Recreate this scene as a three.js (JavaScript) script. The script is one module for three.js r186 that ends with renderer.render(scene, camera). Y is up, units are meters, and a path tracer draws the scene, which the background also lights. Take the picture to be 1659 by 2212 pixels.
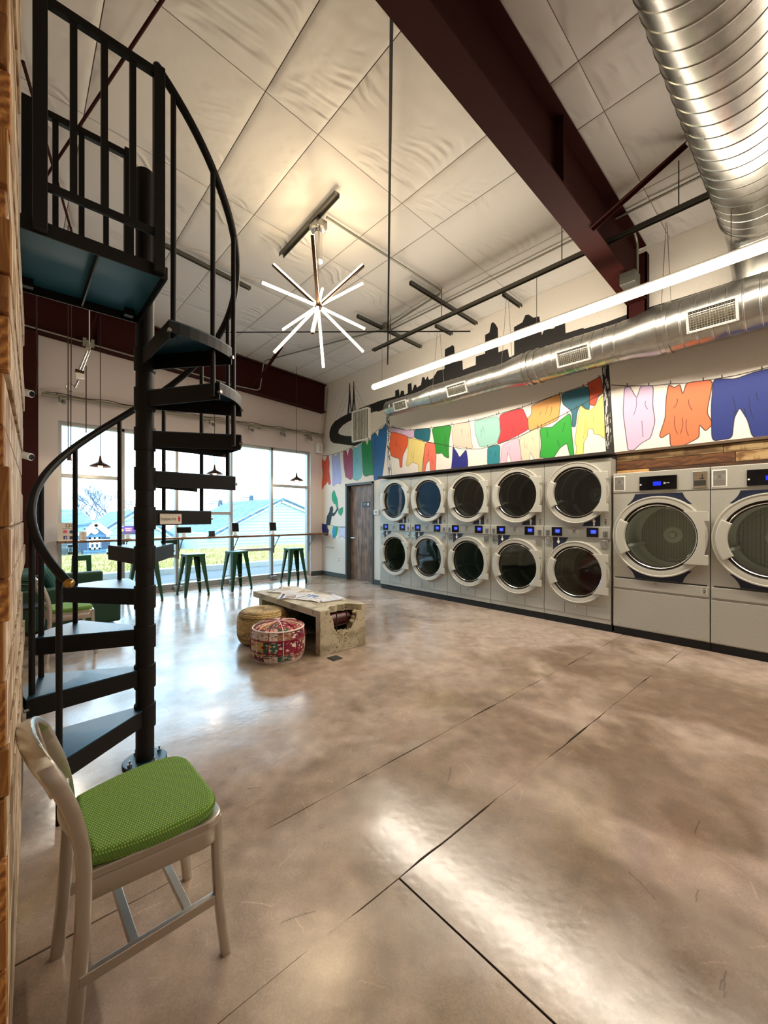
import * as THREE from 'three';
import { RoundedBoxGeometry } from 'three/addons/geometries/RoundedBoxGeometry.js';
import { mergeGeometries, toCreasedNormals } from 'three/addons/utils/BufferGeometryUtils.js';
import { RectAreaLightUniformsLib } from 'three/addons/lights/RectAreaLightUniformsLib.js';

// ---------------------------------------------------------------- camera, sky, exposure, large lights
// Room frame: X to the right along the window wall, y up, S (= -z) along the machine wall towards the windows.
RectAreaLightUniformsLib.init();
const scene = new THREE.Scene();
const YAW = THREE.MathUtils.degToRad(42.3), EYE = 1.345;
const camera = new THREE.PerspectiveCamera(2 * Math.atan(1106 / 882) * 180 / Math.PI, 1659 / 2212, 0.05, 400);
camera.position.set(0, EYE, 0);
camera.lookAt(Math.sin(YAW), EYE, -Math.cos(YAW));
camera.setViewOffset(1659, 2212, 0, -11, 1659, 2212);
scene.background = new THREE.Color(0.66, 0.85, 1.0);
scene.backgroundIntensity = 4.3;
const renderer = new THREE.WebGLRenderer({ antialias: true });
renderer.toneMapping = THREE.LinearToneMapping;
renderer.toneMappingExposure = 2.0;
renderer.shadowMap.enabled = true;
const LAMP = { tube: 54, tubeUp: 21, bar: 30, pendant: 0.6 };

// ---------------------------------------------------------------- helpers
const V = (x, y, s) => new THREE.Vector3(x, y, -s);
const PI = Math.PI, D2R = PI / 180;
let seedState = 7;
const rnd = () => { seedState = (seedState * 1664525 + 1013904223) >>> 0; return seedState / 4294967296; };
const rr = (a, b) => a + (b - a) * rnd();
const pick = (a) => a[Math.floor(rnd() * a.length)];
const counts = {};
const numbered = (n) => { const k = counts[n] = (counts[n] ?? -1) + 1; return k ? n + '_' + String(k).padStart(3, '0') : n; };
const prep = (g) => {
  const h = g.index ? g.toNonIndexed() : g;
  for (const k of Object.keys(h.attributes)) if (!['position', 'normal', 'uv'].includes(k)) h.deleteAttribute(k);
  if (!h.attributes.normal) h.computeVertexNormals();
  if (!h.attributes.uv) h.setAttribute('uv', new THREE.BufferAttribute(new Float32Array(h.attributes.position.count * 2), 2));
  return h;
};
function metreUV(g) {           // uv in metres from the face's main direction
  const p = g.attributes.position, n = g.attributes.normal, uv = new Float32Array(p.count * 2);
  for (let i = 0; i < p.count; i++) {
    const ax = Math.abs(n.getX(i)), ay = Math.abs(n.getY(i)), az = Math.abs(n.getZ(i));
    if (ay >= ax && ay >= az) { uv[2 * i] = p.getX(i); uv[2 * i + 1] = p.getZ(i); }
    else if (ax >= az) { uv[2 * i] = p.getZ(i); uv[2 * i + 1] = p.getY(i); }
    else { uv[2 * i] = p.getX(i); uv[2 * i + 1] = p.getY(i); }
  }
  g.setAttribute('uv', new THREE.BufferAttribute(uv, 2));
  return g;
}
function M(name, geos, mat, parent = scene, label) {
  let g = Array.isArray(geos) ? (geos.length > 1 ? mergeGeometries(geos.map(prep)) : prep(geos[0])) : geos;
  if (mat.userData.metre && !g.userData.keepUV) { g = prep(g); metreUV(g); }
  const m = new THREE.Mesh(g, mat);
  m.name = parent === scene ? numbered(name) : name;
  m.castShadow = m.receiveShadow = true;
  if (label) m.userData.label = label;
  parent.add(m);
  return m;
}
const G = (name, parent = scene) => { const g = new THREE.Group(); g.name = parent === scene ? numbered(name) : name; parent.add(g); return g; };
function tag(o, label, category, group) { o.userData.label = label; o.userData.category = category; if (group) o.userData.group = group; return o; }
const struct = (o) => { o.userData.kind = 'structure'; return o; };
const thing = (name, label, category, group) => tag(G(name), label, category, group);
function settle(g) {            // put the group's origin at the middle of its base
  g.updateMatrixWorld(true);
  const b = new THREE.Box3().setFromObject(g), o = new THREE.Vector3((b.min.x + b.max.x) / 2, b.min.y, (b.min.z + b.max.z) / 2).sub(g.position);
  for (const c of g.children) c.position.sub(o);
  g.position.add(o);
  return g;
}
function lone(name, geos, mat, label, category, group) {   // a thing of one mesh, its origin at its base
  const m = tag(M(name, geos, mat), label, category, group);
  m.geometry.computeBoundingBox();
  const b = m.geometry.boundingBox, o = new THREE.Vector3((b.min.x + b.max.x) / 2, b.min.y, (b.min.z + b.max.z) / 2);
  m.geometry.translate(-o.x, -o.y, -o.z); m.position.copy(o);
  return m;
}
function copyOf(src, label, group) { const c = src.clone(); c.name = numbered(src.name.replace(/_\d{3}$/, '')); c.userData = { ...src.userData, label, ...(group ? { group } : {}) }; scene.add(c); return c; }
// geometry in the room frame
const box = (x0, x1, y0, y1, s0, s1, r = 0) => {
  const w = x1 - x0, h = y1 - y0, d = s1 - s0;
  const g = r ? new RoundedBoxGeometry(w, h, d, 2, Math.min(r, w / 2.01, h / 2.01, d / 2.01)) : new THREE.BoxGeometry(w, h, d);
  return g.translate((x0 + x1) / 2, (y0 + y1) / 2, -(s0 + s1) / 2);
};
const lbox = (x, y, z, w, h, d, r = 0) => (r ? new RoundedBoxGeometry(w, h, d, 2, r) : new THREE.BoxGeometry(w, h, d)).translate(x, y, z);
const orient = (g, p, q, up) => {            // geometry along +z from 0..1 length L put from p to q
  const z = q.clone().sub(p).normalize(), u = (up ?? (Math.abs(z.y) > 0.95 ? new THREE.Vector3(1, 0, 0) : new THREE.Vector3(0, 1, 0))).clone();
  const x = u.cross(z).normalize(), y = z.clone().cross(x);
  return g.applyMatrix4(new THREE.Matrix4().makeBasis(x, y, z).setPosition(p));
};
const bar = (p, q, w, h, up, r = 0) => { const L = p.distanceTo(q); return orient((r ? new RoundedBoxGeometry(w, h, L, 2, r) : new THREE.BoxGeometry(w, h, L)).translate(0, 0, L / 2), p, q, up); };
const rod = (p, q, r, seg = 10, r2 = r) => { const L = p.distanceTo(q); return orient(new THREE.CylinderGeometry(r2, r, L, seg).rotateX(PI / 2).translate(0, 0, L / 2), p, q); };
const pipe = (pts, r, seg = 8, n = 0, tension = 0.5) => { const c = new THREE.CatmullRomCurve3(pts, false, 'catmullrom', tension); return new THREE.TubeGeometry(c, n || pts.length * 6, r, seg, false); };
function bent(pts, rad = 0.08) {            // straight runs with rounded corners
  const out = new THREE.CurvePath(), f = (a, b) => out.add(new THREE.LineCurve3(a, b));
  let last = pts[0];
  for (let i = 1; i < pts.length - 1; i++) {
    const a = pts[i].clone().add(pts[i - 1].clone().sub(pts[i]).setLength(rad)), b = pts[i].clone().add(pts[i + 1].clone().sub(pts[i]).setLength(rad));
    f(last, a); out.add(new THREE.QuadraticBezierCurve3(a, pts[i], b)); last = b;
  }
  f(last, pts[pts.length - 1]);
  const P = []; for (const c of out.curves) { const n = c.isLineCurve3 ? 1 : 6; for (let k = P.length ? 1 : 0; k <= n; k++) P.push(c.getPoint(k / n)); }
  return P;
}
function polyTube(P, r, seg = 8) {           // tube through a polyline, rings on the points themselves
  const pos = [], uv = [], idx = [];
  let n = new THREE.Vector3(0, 1, 0), len = 0;
  P.forEach((p, i) => {
    const t = (P[i + 1] ?? p).clone().sub(P[i - 1] ?? p).normalize();
    n = n.clone().sub(t.clone().multiplyScalar(n.dot(t))); if (n.lengthSq() < 1e-4) n = new THREE.Vector3(1, 0, 0.3).sub(t.clone().multiplyScalar(t.x)); n.normalize();
    const b = t.clone().cross(n); if (i) len += p.distanceTo(P[i - 1]);
    for (let k = 0; k <= seg; k++) { const a = k / seg * 2 * PI, v = p.clone().addScaledVector(n, Math.cos(a) * r).addScaledVector(b, Math.sin(a) * r); pos.push(v.x, v.y, v.z); uv.push(len, k / seg); }
  });
  for (let i = 0; i < P.length - 1; i++) for (let k = 0; k < seg; k++) { const a = i * (seg + 1) + k, b = a + seg + 1; idx.push(a, b, a + 1, b, b + 1, a + 1); }
  const g = new THREE.BufferGeometry(); g.setAttribute('position', new THREE.Float32BufferAttribute(pos, 3)); g.setAttribute('uv', new THREE.Float32BufferAttribute(uv, 2)); g.setIndex(idx); g.computeVertexNormals();
  return fixWind(g, P);
}
function fixWind(g, P) {                     // make tube normals point outwards
  const n = g.attributes.normal, p = g.attributes.position; if (new THREE.Vector3(p.getX(0) - P[0].x, p.getY(0) - P[0].y, p.getZ(0) - P[0].z).dot(new THREE.Vector3(n.getX(0), n.getY(0), n.getZ(0))) < 0) { const a = g.index.array; for (let i = 0; i < a.length; i += 3) { const t = a[i]; a[i] = a[i + 1]; a[i + 1] = t; } g.computeVertexNormals(); }
  return g;
}
// sweep of a rounded rectangle (a along depth axis, b across) along points; depth axis kept near the vector dv
function sweep(P, a, b, dv, closedCaps = true) {
  const sec = [], c = Math.min(a, b) * 0.28, ha = a / 2, hb = b / 2;
  for (const [sx, sy] of [[1, 1], [-1, 1], [-1, -1], [1, -1]]) {
    const q = [[ha, hb - c], [ha - c * 0.3, hb - c * 0.3], [ha - c, hb]].map(([x, y]) => [x * sx, y * sy]);
    sec.push(...(sx * sy > 0 ? q : q.reverse()));
  }
  const m = sec.length, pos = [], uv = [], idx = []; let len = 0;
  P.forEach((p, i) => {
    const t = (P[i + 1] ?? p).clone().sub(P[i - 1] ?? p).normalize(), d0 = typeof dv === 'function' ? dv(i / (P.length - 1)) : dv, d = d0.clone().sub(t.clone().multiplyScalar(d0.dot(t))).normalize(), e = t.clone().cross(d);
    if (i) len += p.distanceTo(P[i - 1]);
    for (let k = 0; k <= m; k++) { const [x, y] = sec[k % m], v = p.clone().addScaledVector(d, x).addScaledVector(e, y); pos.push(v.x, v.y, v.z); uv.push(len, k / m * (a + b) * 2); }
  });
  for (let i = 0; i < P.length - 1; i++) for (let k = 0; k < m; k++) { const o = i * (m + 1) + k, q = o + m + 1; idx.push(o, o + 1, q, q, o + 1, q + 1); }
  if (closedCaps) for (const [i, flip] of [[0, 1], [P.length - 1, 0]]) {
    const o = i * (m + 1); for (let k = 1; k < m - 1; k++) flip ? idx.push(o, o + k + 1, o + k) : idx.push(o, o + k, o + k + 1);
  }
  const g = new THREE.BufferGeometry(); g.setAttribute('position', new THREE.Float32BufferAttribute(pos, 3)); g.setAttribute('uv', new THREE.Float32BufferAttribute(uv, 2)); g.setIndex(idx);
  return toCreasedNormals(g, 0.9);
}
const spline = (pts, n) => new THREE.CatmullRomCurve3(pts).getPoints(n);
const shapeOf = (pts) => new THREE.Shape(pts.map(([x, y]) => new THREE.Vector2(x, y)));
const ext = (shape, depth, bevel = 0, seg = 24) => new THREE.ExtrudeGeometry(shape, { depth, bevelEnabled: bevel > 0, bevelThickness: bevel, bevelSize: bevel, bevelOffset: -bevel, bevelSegments: 2, curveSegments: seg });
const lathe = (pts, seg = 48) => new THREE.LatheGeometry(pts.map(([x, y]) => new THREE.Vector2(x, y)), seg);

// rays of the photograph turned into points on real planes of the room (used to measure, as a surveyor would)
const CY = Math.cos(YAW), SY = Math.sin(YAW);
const ray = (u, v) => { const a = (u - 829.5) / 882; return [a * CY + SY, (1117 - v) / 882, CY - a * SY]; };
const onX = (u, v, X) => { const r = ray(u, v), t = X / r[0]; return [X, EYE + t * r[1], t * r[2]]; };
const onS = (u, v, S) => { const r = ray(u, v), t = S / r[2]; return [t * r[0], EYE + t * r[1], S]; };
const onY = (u, v, y) => { const r = ray(u, v), t = (y - EYE) / r[1]; return [t * r[0], y, t * r[2]]; };
const ceilY = (x) => 4.40 + 0.065 * (5.36 - x);

// ---------------------------------------------------------------- procedural textures
const lat = new Float32Array(65536); { let s = 99; for (let i = 0; i < 65536; i++) { s = (Math.imul(s, 1103515245) + 12345) & 0x7fffffff; lat[i] = s / 0x7fffffff; } }
const hash = (ix, iy) => lat[(Math.imul(ix, 7919) + Math.imul(iy, 104729) + (ix ^ (iy << 3))) & 65535];
function noise(x, y, px = 0, py = 0) {        // value noise, periodic when a period is given
  let ix = Math.floor(x), iy = Math.floor(y); const fx = x - ix, fy = y - iy, u = fx * fx * (3 - 2 * fx), v = fy * fy * (3 - 2 * fy);
  let jx = ix + 1, jy = iy + 1;
  if (px) { ix = ((ix % px) + px) % px; jx = ((jx % px) + px) % px; } if (py) { iy = ((iy % py) + py) % py; jy = ((jy % py) + py) % py; }
  const a = hash(ix, iy), b = hash(jx, iy), c = hash(ix, jy), d = hash(jx, jy);
  return a + (b - a) * u + (c - a) * v + (a - b - c + d) * u * v;
}
function fbm(x, y, oct, px = 0, py = 0) { let s = 0, a = 0.5, n = 0; for (let i = 0; i < oct; i++) { s += a * noise(x + i * 17, y + i * 31, px, py); n += a; x *= 2; y *= 2; px *= 2; py *= 2; a *= 0.5; } return s / n; }
function tex(w, h, fn, srgb = true, rx = 1, ry = rx) {   // fn(u, v) -> [r,g,b] 0..255 or grey 0..1
  const d = new Uint8Array(w * h * 4);
  for (let y = 0; y < h; y++) for (let x = 0; x < w; x++) {
    const c = fn((x + 0.5) / w, (y + 0.5) / h), i = (y * w + x) * 4;
    if (typeof c === 'number') d[i] = d[i + 1] = d[i + 2] = Math.max(0, Math.min(255, c * 255)); else for (let k = 0; k < 3; k++) d[i + k] = Math.max(0, Math.min(255, c[k]));
    d[i + 3] = 255;
  }
  const t = new THREE.DataTexture(d, w, h); t.wrapS = t.wrapT = THREE.RepeatWrapping; t.magFilter = THREE.LinearFilter; t.minFilter = THREE.LinearMipmapLinearFilter; t.generateMipmaps = true;
  if (srgb) t.colorSpace = THREE.SRGBColorSpace; t.repeat.set(rx, ry); t.needsUpdate = true; return t;
}
function paint(w, h, draw) { const c = document.createElement('canvas'); c.width = w; c.height = h; draw(c.getContext('2d'), w, h); const t = new THREE.CanvasTexture(c); t.colorSpace = THREE.SRGBColorSpace; return t; }
const again = (t, rx, ry = rx) => { const c = t.clone(); c.repeat.set(rx, ry); c.needsUpdate = true; return c; };
const mix3 = (a, b, t) => [a[0] + (b[0] - a[0]) * t, a[1] + (b[1] - a[1]) * t, a[2] + (b[2] - a[2]) * t];
const sm = (a, b, x) => { const t = Math.max(0, Math.min(1, (x - a) / (b - a))); return t * t * (3 - 2 * t); };
const std = (o, metre = false) => { const m = new THREE.MeshPhysicalMaterial(o); m.userData.metre = metre; return m; };

const grainT = tex(256, 256, (u, v) => 0.5 + (hash(Math.floor(u * 256), Math.floor(v * 256)) - 0.5) * 0.5 + (fbm(u * 8, v * 8, 4, 8, 8) - 0.5) * 0.5, false);
// polished, stained concrete floor: one colour map of 8 m x 8 m
const floorT = tex(2048, 2048, (u, v) => {
  const X = u * 8, S = v * 8;
  const wx = X + (fbm(X * 0.9, S * 0.9, 3) - 0.5) * 1.6, ws = S + (fbm(X * 0.9 + 40, S * 0.9, 3) - 0.5) * 1.6;
  const a = fbm(wx * 0.8 + 3, ws * 0.8, 5), b = fbm(wx * 2.6 + 9, ws * 2.6 + 5, 4), c = fbm(X * 14, S * 14, 3), d = hash((u * 2048) | 0, (v * 2048) | 0);
  let col = mix3([186, 166, 150], [134, 113, 94], sm(0.42, 0.66, a * 0.65 + b * 0.35));
  col = mix3(col, [150, 134, 96], 0.45 * sm(0.55, 0.75, fbm(wx * 1.1 + 20, ws * 1.1 + 8, 4)));
  col = mix3(col, [206, 186, 166], 0.4 * sm(0.56, 0.8, fbm(X * 3.1, S * 1.7 + 50, 4)));
  const k = 0.92 + (c - 0.5) * 0.22 + (d - 0.5) * 0.1;
  return [col[0] * k, col[1] * k, col[2] * k];
}, true, 1 / 8, 1 / 8);
{ // scratches and scuffs
  const d = floorT.image.data;
  for (let i = 0; i < 520; i++) {
    let x = rr(0, 2048), y = rr(0, 2048); const a = rr(0, PI), n = rr(6, 34), k = rnd() < 0.72 ? 1.16 : 0.68;
    for (let j = 0; j < n; j++) { x += Math.cos(a + j * 0.01); y += Math.sin(a + j * 0.01); const o = ((y & 2047) * 2048 + (x & 2047)) * 4; for (let c = 0; c < 3; c++) d[o + c] = Math.min(255, d[o + c] * k); }
  }
}
const floorRoughT = tex(1024, 1024, (u, v) => 0.15 + 0.13 * sm(0.35, 0.75, fbm(u * 10, v * 10, 5, 10, 10)) + 0.06 * (hash((u * 1024) | 0, (v * 1024) | 0)), false, 1 / 3);
const floorBumpT = tex(1024, 1024, (u, v) => fbm(u * 9, v * 9, 3, 9, 9) * 0.85 + fbm(u * 120, v * 120, 2, 120, 120) * 0.15, false, 1 / 3);
const woodTs = [[[150, 104, 58], [92, 58, 30]], [[188, 140, 84], [130, 88, 46]], [[120, 84, 52], [66, 44, 28]], [[206, 160, 98], [160, 112, 60]]].map(([a, b], k) => tex(256, 512, (u, v) => {
  const w = fbm(u * 3 + k * 7, v * 1.5, 3) * 2.2, g = fbm(u * 34 + w * 3, v * 3 + k * 5, 4), kn = Math.exp(-((u - 0.4 - k * 0.1) ** 2 * 90 + (v - 0.3 - k * 0.15) ** 2 * 60));
  const c = mix3(a, b, sm(0.3, 0.7, g) * 0.8 + kn * 0.5), f = 0.85 + 0.3 * hash((u * 256) | 0, (v * 512) | 0) * 0.5;
  return [c[0] * f, c[1] * f, c[2] * f];
}, true, 1, 1));
const weatherT = tex(256, 512, (u, v) => { const g = fbm(u * 30, v * 3, 4), h = fbm(u * 5, v * 6, 4); let c = mix3([214, 198, 172], [150, 118, 84], sm(0.35, 0.7, g)); c = mix3(c, [110, 78, 48], 0.5 * sm(0.55, 0.75, h)); return c; });
const endGrainT = tex(256, 256, (u, v) => { const r = Math.hypot(u - 0.3, v - 1.3) * 26 + fbm(u * 5, v * 5, 3) * 3; const c = mix3([206, 158, 98], [150, 102, 56], 0.5 + 0.5 * Math.sin(r * 2.2)); const f = 0.8 + 0.4 * fbm(u * 40, v * 40, 2); return [c[0] * f, c[1] * f, c[2] * f]; });
const wrinkleT = tex(1024, 1024, (u, v) => {
  const e = fbm(u * 6 + 3, v * 6, 4, 6, 6), f = noise(u * 18 + fbm(u * 5, v * 5, 2, 5, 5) * 4, v * 70 + fbm(u * 8, v * 4, 2, 8, 4) * 10, 18, 70);
  return 0.4 + (f - 0.5) * 0.7 * sm(0.46, 0.66, e) + (fbm(u * 40, v * 40, 2, 40, 40) - 0.5) * 0.12;
}, false, 1 / 3);
const concreteT = tex(512, 512, (u, v) => { const a = fbm(u * 5, v * 5, 5, 5, 5), d = hash((u * 512) | 0, (v * 512) | 0), c = mix3([190, 180, 154], [146, 136, 108], sm(0.35, 0.7, a)), k = 0.93 + 0.14 * d - 0.4 * sm(0.74, 0.8, fbm(u * 40, v * 40, 2, 40, 40)); return [c[0] * k, c[1] * k, c[2] * k]; }, true, 1.4);
const zincT = tex(512, 512, (u, v) => { const a = fbm(u * 26, v * 26, 2, 26, 26), b = fbm(u * 5, v * 5, 3, 5, 5); const k = 166 + (a - 0.5) * 10 + (b - 0.5) * 26; return [k, k * 0.99, k * 0.95]; }, true, 2);
const zincRoughT = tex(512, 512, (u, v) => 0.25 + 0.09 * fbm(u * 7 + 5, v * 7, 3, 7, 7), false, 2);
const weaveT = tex(128, 128, (u, v) => { const x = u * 16, y = v * 16, o = Math.floor(y) & 1 ? 0.5 : 0, fx = (x + o) % 1 - 0.5, fy = y % 1 - 0.5; return 1 - Math.min(1, Math.hypot(fx, fy) * 1.9); }, false, 8);
const weaveCT = tex(128, 128, (u, v) => { const x = u * 16, y = v * 16, o = Math.floor(y) & 1 ? 0.5 : 0, fx = (x + o) % 1 - 0.5, fy = y % 1 - 0.5; const c = mix3([134, 170, 74], [72, 112, 36], sm(0.25, 0.6, Math.hypot(fx, fy))); return c; }, true, 8);
const shingleT = tex(512, 512, (u, v) => { const y = v * 24, row = Math.floor(y), x = u * 16 + (row & 1) * 0.5, t = hash(Math.floor(x), row), e = (y % 1) < 0.12 || (x % 1) < 0.06 ? 0.75 : 1; const k = (0.75 + 0.4 * t) * e; return [104 * k, 128 * k, 150 * k]; }, true, 0.18);
const grassT = tex(512, 512, (u, v) => { const a = fbm(u * 9, v * 9, 4, 9, 9), b = fbm(u * 60, v * 90, 3, 60, 90); const c = mix3([124, 114, 46], [164, 146, 86], sm(0.3, 0.7, a * 0.5 + b * 0.5)); const k = 0.7 + 0.6 * b; return [c[0] * k, c[1] * k, c[2] * k]; }, true, 0.25);
const stoneT = tex(256, 256, (u, v) => { const y = v * 12, r = Math.floor(y), x = u * 6 + (r & 1) * 0.5, t = hash(Math.floor(x) + 3, r), e = (y % 1) < 0.14 || (x % 1) < 0.08 ? 0.7 : 1; const k = (0.7 + 0.5 * t) * e; return [130 * k, 132 * k, 134 * k]; }, true, 0.6);
const perfT = paint(1024, 1024, (c, w) => {
  c.fillStyle = '#dddfd6'; c.fillRect(0, 0, w, w); c.fillStyle = '#2a2c26';
  for (let j = 0; j < 74; j++) for (let i = 0; i < 74; i++) { const x = (i + (j & 1) * 0.5) * w / 74, y = j * w / 74, r = Math.hypot(x - w / 2, y - w / 2); if (r > 110 && r < 455) { c.beginPath(); c.arc(x, y, 5, 0, 7); c.fill(); } }
});
const drawTrack = (t) => t;

// ---------------------------------------------------------------- materials
const mat = {
  wall: std({ color: '#d6cbc6', roughness: 0.75, bumpMap: again(grainT, 6), bumpScale: 0.0012 }, true),
  ceiling: std({ color: '#dcd8d3', roughness: 0.52, bumpMap: wrinkleT, bumpScale: 0.024 }),
  floor: std({ map: floorT, roughness: 1, roughnessMap: floorRoughT, bumpMap: floorBumpT, bumpScale: 0.0016, ior: 1.6, specularIntensity: 1 }),
  joint: std({ color: '#1a1410', roughness: 0.9 }),
  red: std({ color: '#330a06', roughness: 0.75, specularIntensity: 0.4, bumpMap: again(grainT, 5), bumpScale: 0.0008 }, true),
  black: std({ color: '#050506', roughness: 0.5, specularIntensity: 0.6 }),
  tread: std({ color: '#153f54', roughness: 0.34, bumpMap: again(grainT, 12), bumpScale: 0.0006 }, true),
  brass: std({ color: '#a8834a', roughness: 0.3, metalness: 0.9 }),
  steel: std({ color: '#9a9a96', roughness: 0.35, metalness: 0.9 }),
  chrome: std({ color: '#d8d8d6', roughness: 0.14, metalness: 1 }),
  emt: std({ color: '#8f8d82', roughness: 0.42, metalness: 0.65 }),
  strut: std({ color: '#5d5b54', roughness: 0.5, metalness: 0.6 }),
  alu: std({ color: '#bdb6aa', roughness: 0.3, metalness: 0.95, bumpMap: again(grainT, 10), bumpScale: 0.0003 }, true),
  cushion: std({ map: weaveCT, bumpMap: weaveT, bumpScale: 0.002, roughness: 0.85, sheen: 0.4, sheenColor: new THREE.Color(0.3, 0.6, 0.1) }, true),
  machine: std({ color: '#c4c2b6', roughness: 0.42, metalness: 0.25, map: again(tex(256, 256, (u, v) => { const k = 226 + 29 * (hash((u * 256) | 0, (v * 256) | 0) - 0.5) * 1.6; return [k, k, k]; }), 3) }, true),
  machineDoor: std({ color: '#bfbdb1', roughness: 0.36, metalness: 0.2 }),
  plate: std({ color: '#97958c', roughness: 0.4, metalness: 0.6 }),
  navy: std({ color: '#0e1730', roughness: 0.5 }),
  white: std({ color: '#e9e7e0', roughness: 0.45 }),
  gasket: std({ color: '#2a2622', roughness: 0.6 }),
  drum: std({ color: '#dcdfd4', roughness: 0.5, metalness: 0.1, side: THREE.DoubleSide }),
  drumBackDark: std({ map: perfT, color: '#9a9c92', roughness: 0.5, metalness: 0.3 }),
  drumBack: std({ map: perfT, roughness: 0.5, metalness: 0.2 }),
  doorGlass: std({ color: '#cfd8d5', roughness: 0.02, transmission: 1, thickness: 0, ior: 1.58, side: THREE.DoubleSide }),
  doorGlassClear: std({ color: '#f6faf8', roughness: 0.02, transmission: 1, thickness: 0, ior: 1.4, side: THREE.DoubleSide }),
  mesh: std({ color: '#6f6a5c', roughness: 0.5, metalness: 0.5 }),
  glass: std({ color: '#f2fbff', roughness: 0, transmission: 1, thickness: 0, ior: 1.45 }),
  frame: std({ color: '#a8a8a4', roughness: 0.4, metalness: 0.4 }),
  doorFrame: std({ color: '#3b4346', roughness: 0.5 }),
  base: std({ color: '#3c4340', roughness: 0.6 }),
  plinth: std({ color: '#0b0b0c', roughness: 0.6 }),
  ledge: std({ color: '#221a14', roughness: 0.6 }),
  ledgeTop: std({ color: '#5a4632', roughness: 0.6 }),
  zinc: std({ map: zincT, roughnessMap: zincRoughT, roughness: 1, metalness: 0.95 }, true),
  green: std({ color: '#15512f', roughness: 0.35, metalness: 0.2 }),
  sofa: std({ color: '#0e3a26', roughness: 0.5, bumpMap: again(grainT, 4), bumpScale: 0.001 }, true),
  pillow: std({ color: '#3b6b68', roughness: 0.8 }),
  concrete: std({ map: concreteT, roughness: 0.8, bumpMap: again(grainT, 4), bumpScale: 0.002 }, true),
  raw: std({ color: '#c2b48e', roughness: 0.95, bumpMap: again(grainT, 10), bumpScale: 0.006 }, true),
  cream: std({ color: '#d9c6bd', roughness: 0.7 }),
  screen: std({ color: '#05060a', roughness: 0.12 }),
  tabletScreen: std({ color: '#060608', roughness: 0.5, specularIntensity: 0.25 }),
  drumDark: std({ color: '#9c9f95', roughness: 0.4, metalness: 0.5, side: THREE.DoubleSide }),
  blueGlow: std({ color: '#05082a', roughness: 0.2, emissive: '#1a2cff', emissiveIntensity: 0.9 }),
  counter: std({ map: again(woodTs[0], 2, 0.6), roughness: 0.35 }, true),
  paper: std({ color: '#dedbd2', roughness: 0.8 }),
  cord: std({ color: '#35241c', roughness: 0.7 }),
  lampGlow: std({ color: '#ffffff', roughness: 0.5, emissive: new THREE.Color(1, 0.86, 0.62), emissiveIntensity: 5 }),
  barGlow: std({ color: '#ffffff', roughness: 0.5, emissive: new THREE.Color(1, 0.80, 0.52), emissiveIntensity: 3.2 }),
  bulbGlow: std({ color: '#ffffff', roughness: 0.4, emissive: new THREE.Color(1, 0.9, 0.75), emissiveIntensity: 6 }),
  bronze: std({ color: '#4a3325', roughness: 0.35, metalness: 0.7 }),
};
function rectLight(p, towards, w, h, color, intensity) {
  const l = new THREE.RectAreaLight(color, intensity, w, h); l.position.copy(p); l.lookAt(towards); l.name = 'area_light'; scene.add(l); return l;
}
function pointLight(p, color, intensity, radius = 2) { const l = new THREE.PointLight(color, intensity); l.position.copy(p); l.castShadow = true; l.shadow.radius = radius; l.name = 'bulb_light'; scene.add(l); return l; }
// ---------------------------------------------------------------- the room shell
const XR = 5.36, SW = 8.05, XL = -3.5, SB = -4;
{ // floor: slabs cast separately, cracked joints between them
  const f = struct(G('floor'));
  const ragged = (x0, s0, x1, s1, off) => { const o = [], n = Math.round(Math.hypot(x1 - x0, s1 - s0) / 0.06); for (let i = 0; i <= n; i++) { const t = i / n; o.push([x0 + (x1 - x0) * t, s0 + (s1 - s0) * t + off + (noise(i * 0.45 + off * 900, 3.1) - 0.5) * 0.011]); } return o; };
  const J1 = (o) => ragged(XL, 1.68, 6.2, 1.60, o), J2 = (o) => ragged(1.066, 1.09, 6.2, 1.00, o), J2l = (o) => ragged(XL, 1.17, 1.066, 1.09, o);
  const slab = (pts) => M('slab', ext(shapeOf(pts), 0.12).rotateX(-PI / 2).translate(0, -0.12, 0), mat.floor, f);
  const h = 0.0022;
  slab([...J1(h), [6.2, SW + 0.3], [XL, SW + 0.3]]);
  slab([...J2l(h), ...J2(h).slice(1), ...J1(-h).reverse()]);
  slab([[1.069, SB], [6.2, SB], ...J2(-h).reverse().map(([a, b]) => [Math.max(a, 1.069), b])]);
  slab([[XL, SB], [1.061, SB], ...J2l(-h).reverse().map(([a, b]) => [Math.min(a, 1.061), b])]);
  M('joint_filler', [box(XL, 6.2, -0.1, -0.006, 0.9, 1.8), box(1.05, 1.08, -0.1, -0.004, SB, 1.2)], mat.joint, f);
  M('foundation', box(XL, 6.2, -0.3, -0.121, SB, SW + 0.3), mat.concrete, f);
}
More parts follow.
